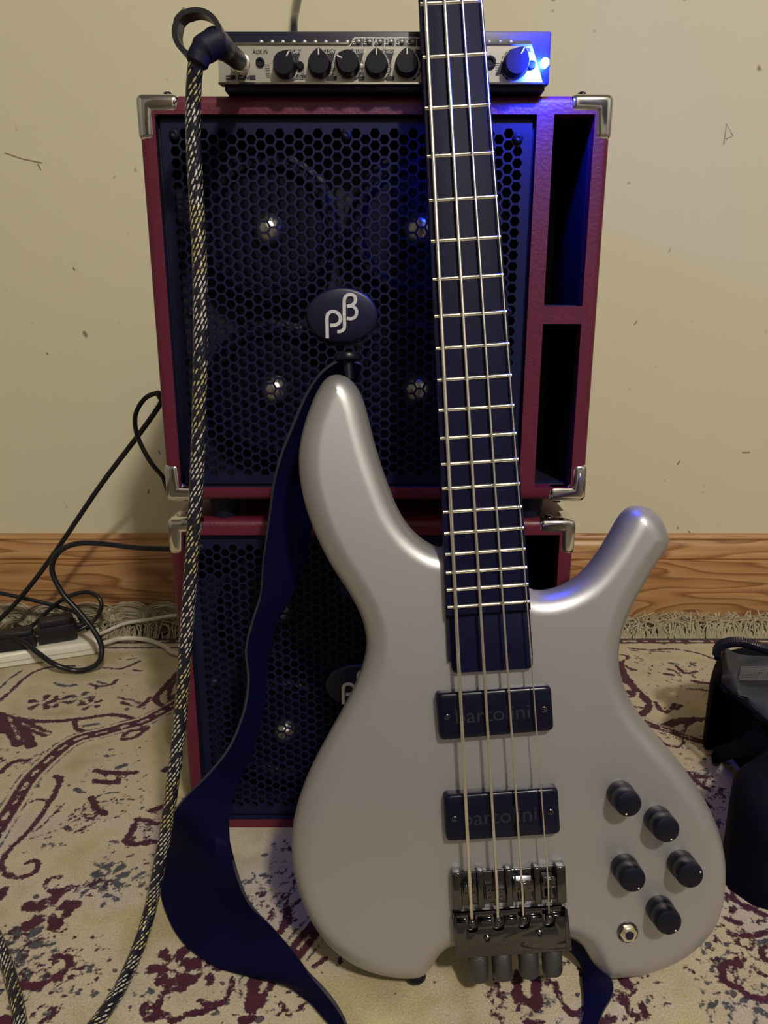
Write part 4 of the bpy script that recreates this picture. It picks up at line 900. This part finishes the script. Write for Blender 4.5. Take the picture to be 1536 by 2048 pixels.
# ------------------------------------------------------------------ strap (two visible runs of one strap)
def ribbon(q, L, R_, th, nn):
    """closed leather band between two edge curves; faces mat 0, edges mat 1"""
    L = crom(L, nn); R_ = crom(R_, nn); n = len(L); W = 5; rows_t = []; 
    for i in range(n):
        t = ((L[min(i+1,n-1)]+R_[min(i+1,n-1)])-(L[max(i-1,0)]+R_[max(i-1,0)])).normalized(); a = (R_[i]-L[i]).normalized(); nr = a.cross(t).normalized()
        if rows_t and nr.dot(rows_t[-1][2]) < 0: nr = -nr
        rows_t.append((L[i], R_[i], nr))
    vs = []
    for l, r_, nr in rows_t:
        for k in range(W): vs.append(l.lerp(r_, k/(W-1))+nr*th/2)
        for k in range(W): vs.append(l.lerp(r_, k/(W-1))-nr*th/2)
    m = 2*W; base = len(q.v); q.v += [tuple(v) for v in vs]
    def F_(f, mi): q.f.append(tuple(i+base for i in f)); q.mi.append(mi)
    for i in range(n-1):
        for k in range(W-1):
            F_((i*m+k, i*m+k+1, (i+1)*m+k+1, (i+1)*m+k), 0); F_((i*m+W+k, (i+1)*m+W+k, (i+1)*m+W+k+1, i*m+W+k+1), 0)
        F_((i*m, (i+1)*m, (i+1)*m+W, i*m+W), 1); F_((i*m+W-1, i*m+2*W-1, (i+1)*m+2*W-1, (i+1)*m+W-1), 1)
    for i in (0, n-1):
        for k in range(W-1): F_((i*m+k, i*m+k+1, i*m+W+k+1, i*m+W+k), 1)
ST_ = [((690,716,.588),(722,728,.600)), ((668,726,.590),(716,752,.606)), ((640,748,.592),(690,790,.618)), ((612,790,.594),(655,825,.622)), ((587,848,.594),(640,870,.622)), ((563,908,.592),(632,925,.620)), ((547,970,.590),(626,985,.618)), ((538,1040,.588),(622,1050,.614)),
       ((527,1120,.586),(608,1128,.606)), ((521,1190,.584),(580,1196,.600)), ((505,1242,.580),(552,1250,.596)), ((492,1300,.576),(536,1312,.592)), ((497,1362,.572),(530,1375,.588)), ((487,1425,.566),(522,1438,.580)),
       ((460,1492,.558),(500,1512,.572)), ((418,1547,.548),(472,1575,.562)), ((376,1589,.540),(458,1628,.552)), ((346,1630,.534),(460,1685,.544))]
ZF = [((328,1700,.030),(474,1748,.060)), ((322,1768,.008),(500,1808,.044)), ((335,1828,.004),(543,1853,.034)), ((368,1886,.004),(586,1902,.028)), ((425,1928,.004),(618,1946,.024)), ((500,1950,.004),(645,1976,.020)), ((562,1964,.004),(666,2002,.016)), ((614,1998,.004),(686,2034,.012)), ((655,2042,.004),(704,2072,.008)), ((720,2110,.004),(760,2130,.006))]
strap = MB(); Lp = [onY(*a_) for a_, b_ in ST_]+[onZ(*a_) for a_, b_ in ZF]; Rp = [onY(*b_) for a_, b_ in ST_]+[onZ(*b_) for a_, b_ in ZF]
ribbon(strap, Lp, Rp, .0028, 5)
b2 = [((1120,1872,.030),(1128,1890,.020)), ((1150,1884,.026),(1150,1910,.012)), ((1178,1908,.022),(1166,1935,.006)), ((1206,1938,.016),(1166,1962,.004)), ((1226,1966,.010),(1168,1990,.003)), ((1222,1996,.006),(1168,2015,.003)), ((1205,2026,.004),(1165,2040,.003)), ((1188,2075,.004),(1150,2085,.003))]
ribbon(strap, [onZ(*a_) for a_, b_ in b2], [onZ(*b_) for a_, b_ in b2], .0028, 5)
tag(strap.build('guitar_strap', [M['strap'], M['strap_edge']], smooth=40), 'wide black leather guitar strap hanging from the long horn and curling onto the rug', 'strap')
# ------------------------------------------------------------------ cables
def braided(name, pts, r_, label, cat, seg=16):
    pts = crom(pts, 10); pts = [Vector(p) for p in resample([tuple(p) for p in pts], 500, False)]
    q = MB(); q.tube(pts, r_, seg); 
    o = q.build(name, M['braid'], smooth=60); me = o.data
    at = me.attributes.new('braid', 'FLOAT_VECTOR', 'CORNER'); n = len(pts); s = 0; acc = [0]
    for a_, b_ in zip(pts[:-1], pts[1:]): s += (b_-a_).length; acc.append(s)
    data = np.zeros((len(me.loops), 3), np.float32)
    for p in me.polygons:
        ks = [(me.loops[l].vertex_index//seg, me.loops[l].vertex_index%seg) for l in p.loop_indices]
        mx = max(k[1] for k in ks)
        for l, (i, k) in zip(p.loop_indices, ks):
            u_ = k/seg if not (mx == seg-1 and k == 0) else 1.0
            data[l] = (u_, acc[min(i, n-1)], 0)
    at.data.foreach_set('vector', data.ravel()); return tag(o, label, cat)
YT = YA-.072
I = [(425,86,YT+.004),(410,88,YT-.003),(399,104,YT-.006),(391,135,YT-.004),(387,185,YT),(386,250,YT+.001),(389,330,YT+.001),(394,420,YT),(399,520,YT-.002),(401,610,YT-.004),(401,700,YT-.007),(399,800,YT-.010),(396,900,YT-.013),(391,1000,YT-.016),(386,1080,YT-.018),(381,1150,YT-.020),(374,1250,YT-.022),(367,1350,YT-.024),(359,1450,YT-.026),(350,1530,YT-.028),(338,1620,YT-.030),(322,1715,YT-.033)]
pts = [onY(*p) for p in I]+[onZ(303,1808,.028), onZ(282,1880,.012), onZ(257,1942,.007), onZ(227,1998,.007), onZ(190,2050,.007), onZ(140,2110,.007)]
ic = braided('instrument_cable', pts, .0050, 'black braided instrument cable with gold flecks hanging from the amplifier down to the rug', 'cable')
p1, p2 = onY(484, 127, YA-.004), onY(431, 84, YT+.002); d = (p2-p1).normalized(); e1 = d.orthogonal().normalized(); e2 = d.cross(e1)
q = MB(); q.lathe([(.0052, 0), (.0054, .004), (.0056, .006), (.0058, .010)], p1-d*.001, (e1, e2, d), 24); q.build('plug_collar', M['chrome'], ic)
L_ = (p2-p1).length; q = MB(); q.lathe([(.0056, .008), (.0064, .012), (.0068, L_*.62), (.0064, L_*.66), (.0076, L_*.72), (.0085, L_*.9), (.0080, L_*1.06), (.0045, L_*1.12)], p1, (e1, e2, d), 24); q.build('plug_barrel', M['plug'], ic)
q = MB(); c = onY(420, 91, YT-.002); q.tube(crom([c+Vector((.007, .002, .003)), c, c+Vector((-.005, -.002, -.004)), c+Vector((-.009, -.003, -.012))], 4), [.0085]*4+[.0085]*4+[.0072]*4+[.0055], 16); q.build('plug_boot', M['rubber'], ic)
q = MB(); cc = onY(399, 73, YT); n = 44; vs = []
for i in range(n):
    a_ = 2*math.pi*i/n; rr = .0118+(.0006 if i in (15,16,17,18) else 0)
    for r_, y_ in ((rr, -.007), (rr+.0032, -.007), (rr+.0032, .007), (rr, .007)): vs.append((cc.x+r_*math.cos(a_)*1.04, cc.y+y_, cc.z+r_*math.sin(a_)*.95))
q.add(vs, [(i*4+k, ((i+1)%n)*4+k, ((i+1)%n)*4+(k+1)%4, i*4+(k+1)%4) for i in range(n) for k in range(4)])
tag(q.build('cable_tie', M['plug'], smooth=40), 'black hook and loop cable tie looped round the plug end of the braided cable', 'cable tie')
braided('instrument_cable', [onZ(-60,1790,.006), onZ(-20,1850,.006), onZ(4,1905,.006), onZ(22,1960,.006), onZ(36,2020,.006), onZ(44,2090,.006), onZ(46,2140,.006)], .0048, 'dark braided cable end on the rug at the bottom left corner of the photo', 'cable')
def cord(name, pts, r_, m, label, seg=10):
    q = MB(); q.tube(crom(pts, 8), r_, seg); return tag(q.build(name, m, smooth=60), label, 'cable')
BX = DL+.33
cord('power_cable', [Vector((-.02, D+.292, ZU1+.030)), Vector((-.03, D+.33, ZU1+.020)), Vector((-.08, D+.36, ZU1-.07)), onY(360,745,D+.362), onY(318,812,D+.352), onY(280,866,.99), onY(200,972,1.01), onY(120,1090,1.03), onY(60,1172,1.04), onY(0,1238,1.045), onY(-60,1275,1.055), Vector((-.62, 1.065, .006)), Vector((-.80, 1.06, .005))], .0034, M['cable'], 'long straight black cable running diagonally from behind the upper cabinet to the far left')
cord('power_cable', [Vector((-.04, D+.298, ZU0+.16)), Vector((-.05, D+.335, ZU0+.165)), Vector((-.10, D+.35, ZU0+.15)), onY(345,783,D+.335), onY(318,785,D+.33), onY(290,797,.965), onY(271,830,.965), onY(275,872,.965), onY(300,922,.96), onY(325,953,.962), onY(352,990,.968), Vector((-.20, D+.335, ZU0-.045)), Vector((-.08, D+.345, ZU0-.075)), Vector((.02, DL+.33, ZL1-.05)), Vector((.02, DL+.298, ZL1-.06))], .0030, M['cable'], 'black cable loop sticking out beside the left edge of the upper cabinet')
Cp = [Vector((-.03, DL+.298, ZL1-.10)), Vector((-.04, DL+.325, ZL1-.10)), onY(430,1100,DL+.345), onY(335,1098,DL+.344), onY(270,1095,.99), onY(200,1087,1.0), onY(150,1088,1.0), onY(116,1106,.995), onY(104,1140,.99), onY(124,1185,.985), onY(160,1226,.98), onY(188,1262,.975), onY(203,1293,.97), onY(200,1320,.963), onY(181,1336,.963), onY(150,1341,.960), onY(110,1329,.955), onY(76,1306,.97), onY(48,1284,.985), onY(20,1277,.992), onY(0,1285,1.0), onY(-40,1300,1.0)]
cord('power_cable', Cp, .0037, M['cable'], 'thick black cable from behind the lower cabinet looping over the white power strip')
cord('power_cable', [Vector((-.85, 1.07, .006)), Vector((-.70, 1.07, .02)), onY(-60,1174,1.06), onY(0,1186,1.06), onY(60,1199,1.06), onY(115,1213,1.06), onY(150,1224,1.055), onY(160,1236,1.05), onY(168,1250,1.06), onZ(185,1266,.005)], .0030, M['cable'], 'black cable coming in from the left edge and dropping behind the right plug')
cord('power_cable', [onY(40,1256,1.045), onY(66,1250,1.05), onY(95,1223,1.055), onY(130,1196,1.06), onY(170,1184,1.065), onY(195,1193,1.06), onY(203,1213,1.055), onY(189,1240,1.05), onY(152,1262,1.035), onY(130,1262,1.030)], .0030, M['cable'], 'thin black cable making a small upright loop above the right plug')
cord('mains_cable', [onZ(190,1272,.014), onZ(212,1263,.012), onY(250,1247,1.082), onY(300,1239,1.082), onY(350,1231,1.080), onY(420,1230,1.08), Vector((-.05, 1.10, .004)), Vector((.08, 1.09, .004)), Vector((.14, 1.04, .004))], .0028, M['wcable'], 'thin white cable lying across the rug fringe towards the cabinets')
cord('mains_cable', [onZ(196,1290,.010), onZ(215,1284,.010), onZ(245,1277,.007), onZ(290,1279,.005), onZ(330,1293,.004), onZ(358,1308,.004), Vector((-.20, 1.005, .0045)), Vector((-.10, 1.0, .0045)), Vector((.05, 1.02, .0045)), Vector((.12, 1.00, .0045))], .0036, M['wcable'], 'thick white mains cable leaving the power strip in an arc to the right')
q_ = [Vector((onY(588, 66, YA+.21).x, YA+.192, ZU1+.028)), Vector((onY(588, 66, YA+.21).x, YA+.212, ZU1+.034)), onY(588, 58, YA+.222), onY(591, 30, .90), onY(598, -5, .98), onY(606, -60, 1.06), onY(612, -150, 1.12), onY(616, -260, 1.145), onY(618, -420, 1.150), onY(620, -560, 1.163)]
cord('power_cable', q_, .0034, M['cable'], 'short black cable rising behind the amplifier to the top of the photo')
# ------------------------------------------------------------------ power strip with two plugs
s0 = onZ(-60, 1347, 0); s1 = onZ(197, 1308, 0); sx = (s1-s0); sl = sx.length; sx.normalize(); sy = Vector((-sx.y, sx.x, 0)); sz = Vector((0,0,1)); SX = (sx, sy, sz)
ps = empty('power_strip', 'white power strip on the rug at the left with black plugs in it', 'power strip')
q = MB(); prof2 = [(0, .001), (0, .016), (.003, .0205), (.046, .0205), (.049, .016), (.049, .001)]
def extr(q, prof_, a, b, o):
    q.add([o+sx*a+sy*p[0]+sz*p[1] for p in prof_]+[o+sx*b+sy*p[0]+sz*p[1] for p in prof_], [tuple(range(len(prof_))), tuple(range(2*len(prof_)-1, len(prof_)-1, -1))]+[(i, (i+1)%len(prof_), len(prof_)+(i+1)%len(prof_), len(prof_)+i) for i in range(len(prof_))])
extr(q, prof2, 0, sl-.004, s0); q.build('strip_body', M['wplastic'], ps, bevel=(.0006, 1))
q = MB(); extr(q, [(-.0006, .0085), (-.0006, .0095), (.001, .0095), (.001, .0085)], .001, sl-.006, s0); q.build('groove_line', M['lens'], ps, smooth=0)
q = MB(); extr(q, [(.004, .0), (.002, .018), (.006, .023), (.044, .023), (.047, .018), (.045, .0)], sl-.006, sl+.004, s0); q.build('end_cap', M['wplastic'], ps, bevel=(.001, 2))
for a_, b_ in ((.02, .062), (.072, .118)):
    q = MB(); q.prism([(x, y) for x, y in ((0,0),(.036,0),(.036,.034),(0,.034))], 0, .0008, SX, s0+sx*(a_+.004)+sy*.0075+sz*.0204); q.build('socket_plate', M['wplastic'], ps, bevel=(.0003, 1))
def plug(px, py, wd, hh, label, ang):
    c = onZ(px, py, .021); r_ = Matrix.Rotation(math.radians(ang), 3, 'Z'); X = r_@sx; Y = r_@sy; q = MB()
    P_ = [(-wd/2, -.013), (wd/2*.86, -.013), (wd/2, -.009), (wd/2, .010), (wd/2*.86, .014), (-wd/2, .014)]
    q.prism(P_, 0, hh*.72, (X, Y, sz), c); q.prism([(a*.90, b*.86) for a, b in P_], hh*.72, hh, (X, Y, sz), c, taper=.92)
    q.prism([(wd*.30, -.0142), (wd*.34, -.0142), (wd*.34, .014), (wd*.30, .014)], .004, hh*.85, (X, Y, sz), c)
    q.tube([c+X*(wd/2-.002)+sz*hh*.45, c+X*(wd/2+.010)+sz*hh*.45], [.0055, .0035], 10)
    return tag(q.build('mains_plug', M['plug'], bevel=(.0012, 2)), label, 'plug')
plug(117, 1278, .052, .034, 'right black mains plug with a ribbed end, pushed into the white power strip', 4)
plug(36, 1294, .050, .026, 'left black mains plug in the white power strip, half under the thick cable', -2)
# ------------------------------------------------------------------ bag
bag = empty('gig_bag', 'open black nylon bag with grey lining lying on the rug at the right edge', 'bag')
def blob(outl, z0, z1, rr, m, name, parent, wob=0., sag=0.):
    b_ = np.array(outl); c_ = crom([(a, b, 0) for a, b in b_], 8, True); lp = resample([(p.x, p.y) for p in c_], 160, True)
    ce = lp.mean(0); loops = []; K = 7
    for i in range(K+1):
        t = math.pi/2*i/K; s_ = rr*(1-math.cos(t)); dd = ce-lp; ln = np.linalg.norm(dd, axis=1)[:,None]; loops.append((lp+dd/ln*np.minimum(s_, ln*.8), z1-rr+rr*math.sin(t)))
    for f in (.45, .70, .88): loops.append((loops[K][0]+(ce-loops[K][0])*f, z1-sag*f))
    loops = [(lp, z0)]+loops; q = MB(); n = 160; vs = []
    for li, (l, z) in enumerate(loops):
        for k, p in enumerate(l):
            w_ = wob*(math.sin(p[0]*70+z*60)+math.sin(p[1]*95+p[0]*40)+.6*math.sin(p[0]*180-p[1]*120)) if li > 1 else 0
            vs.append((p[0], p[1], z+w_))
    m_ = len(loops); q.add(vs, [(i*n+j, i*n+(j+1)%n, (i+1)*n+(j+1)%n, (i+1)*n+j) for i in range(m_-1) for j in range(n)]+[tuple(range(n)), tuple((m_-1)*n+j for j in range(n))])
    return q.build(name, m, parent, smooth=70)
pz = .045
O1 = [onZ(x, y, .012 if y > 1640 else pz) for x, y in ((1512,1470),(1508,1530),(1478,1590),(1455,1645),(1446,1695),(1452,1742),(1485,1772),(1530,1795),(1640,1810),(1900,1780),(1950,1600),(1900,1430),(1700,1400),(1560,1420))]
blob([(p.x, p.y) for p in O1], .001, .085, .030, M['bag'], 'bag_body', bag, .0025)
O2 = [onZ(x, y, .088 if y < 1400 else .05) for x, y in ((1428,1360),(1424,1330),(1440,1305),(1470,1297),(1540,1300),(1700,1290),(1900,1300),(1950,1420),(1800,1560),(1600,1560),(1540,1540),(1510,1490),(1490,1455),(1455,1420))]
blob([(p.x, p.y) for p in O2], .001, .098, .028, M['bag'], 'bag_flap', bag, .003, .01)
# lining sheets with folds, over the flap
def sheet(pts_grid, m, name, parent, th=.002):
    """pts_grid: rows of (px,py,z) -> thick bent sheet"""
    g = [[onZ(*p) for p in row] for row in pts_grid]; g = [crom(r_, 5) for r_ in g]; cols = [crom([g[i][j] for i in range(len(g))], 5) for j in range(len(g[0]))]
    nr, nc = len(cols[0]), len(cols); q = MB(); vs = []
    for s_ in (0, -th):
        for i in range(nr):
            for j in range(nc): p = cols[j][i]; vs.append((p.x, p.y, p.z+s_+.0034*math.sin(i*.7+j*.30)))
    k = nr*nc; fs = []
    for i in range(nr-1):
        for j in range(nc-1): a_ = i*nc+j; fs += [(a_, a_+1, a_+nc+1, a_+nc), (k+a_, k+a_+nc, k+a_+nc+1, k+a_+1)]
    for i in range(nr-1):
        for j in (0, nc-1): a_ = i*nc+j; fs.append((a_, a_+nc, k+a_+nc, k+a_))
    for j in range(nc-1):
        for i in (0, nr-1): a_ = i*nc+j; fs.append((a_, a_+1, k+a_+1, k+a_))
    q.add(vs, fs); return q.build(name, m, parent, smooth=60)
ln = sheet([[(1440,1312,.108),(1452,1302,.118),(1475,1308,.112),(1540,1306,.116),(1650,1300,.11)], [(1446,1335,.112),(1462,1335,.124),(1480,1335,.106),(1540,1328,.112),(1650,1325,.11)], [(1442,1360,.112),(1470,1362,.120),(1490,1360,.110),(1540,1362,.108),(1650,1360,.105)],
       [(1446,1372,.104),(1480,1388,.112),(1510,1400,.108),(1550,1410,.108),(1650,1420,.105)], [(1462,1384,.094),(1492,1408,.100),(1522,1430,.100),(1560,1450,.100),(1650,1460,.10)]], M['lining'], 'grey_lining', bag)
q = MB()
for i in range(22):
    x = 1484+i*4; q.tube([onZ(x, 1332+i*.1, .121), onZ(x-6, 1358+i*.2, .120)], .0004, 4)
for i in range(9): q.tube([onZ(1484-i*.8, 1334+i*3.2, .1208), onZ(1570, 1332+i*3.4, .1208)], .0004, 4)
q.build('net_panel', M['net'], ln, smooth=0)
zp_ = crom([onZ(1434,1318,.112), onZ(1438,1302,.118), onZ(1452,1292,.121), onZ(1475,1289,.122), onZ(1500,1293,.122), onZ(1530,1302,.120), onZ(1580,1310,.118)], 12)
q = MB(); q.tube(zp_, .0030, 8); tape = q.build('zip_tape', M['bag'], bag)
zr = [Vector(p) for p in resample([tuple(p) for p in zp_], 44, False)]; tooth = None
for i in range(1, 43):
    p = zr[i]; t = (zr[i+1]-zr[i-1]).normalized(); up_ = Vector((0, .55, .83)); sd = t.cross(up_).normalized(); up_ = sd.cross(t)
    q = MB(); q.box(p+up_*.0052, (.00075, .0010, .0034), (t, sd, up_)); q.build('zip_tooth', M['rubber'], tape, smooth=0)
q = MB(); ribbon(q, [onZ(1520,1455,.088), onZ(1480,1475,.070), onZ(1448,1489,.030), onZ(1428,1498,.006), onZ(1426,1512,.006)], [onZ(1545,1495,.086), onZ(1500,1510,.060), onZ(1465,1517,.025), onZ(1440,1524,.004), onZ(1428,1526,.003)], .004, 5)
q.build('pull_loop', M['bag'], bag, smooth=40)
q = MB(); q.tube(crom([onZ(1442,1372,.106), onZ(1480,1400,.106), onZ(1520,1432,.104), onZ(1560,1465,.102)], 5), .0022, 6); q.build('piping', M['bag'], bag)

bpy.context.view_layer.update()
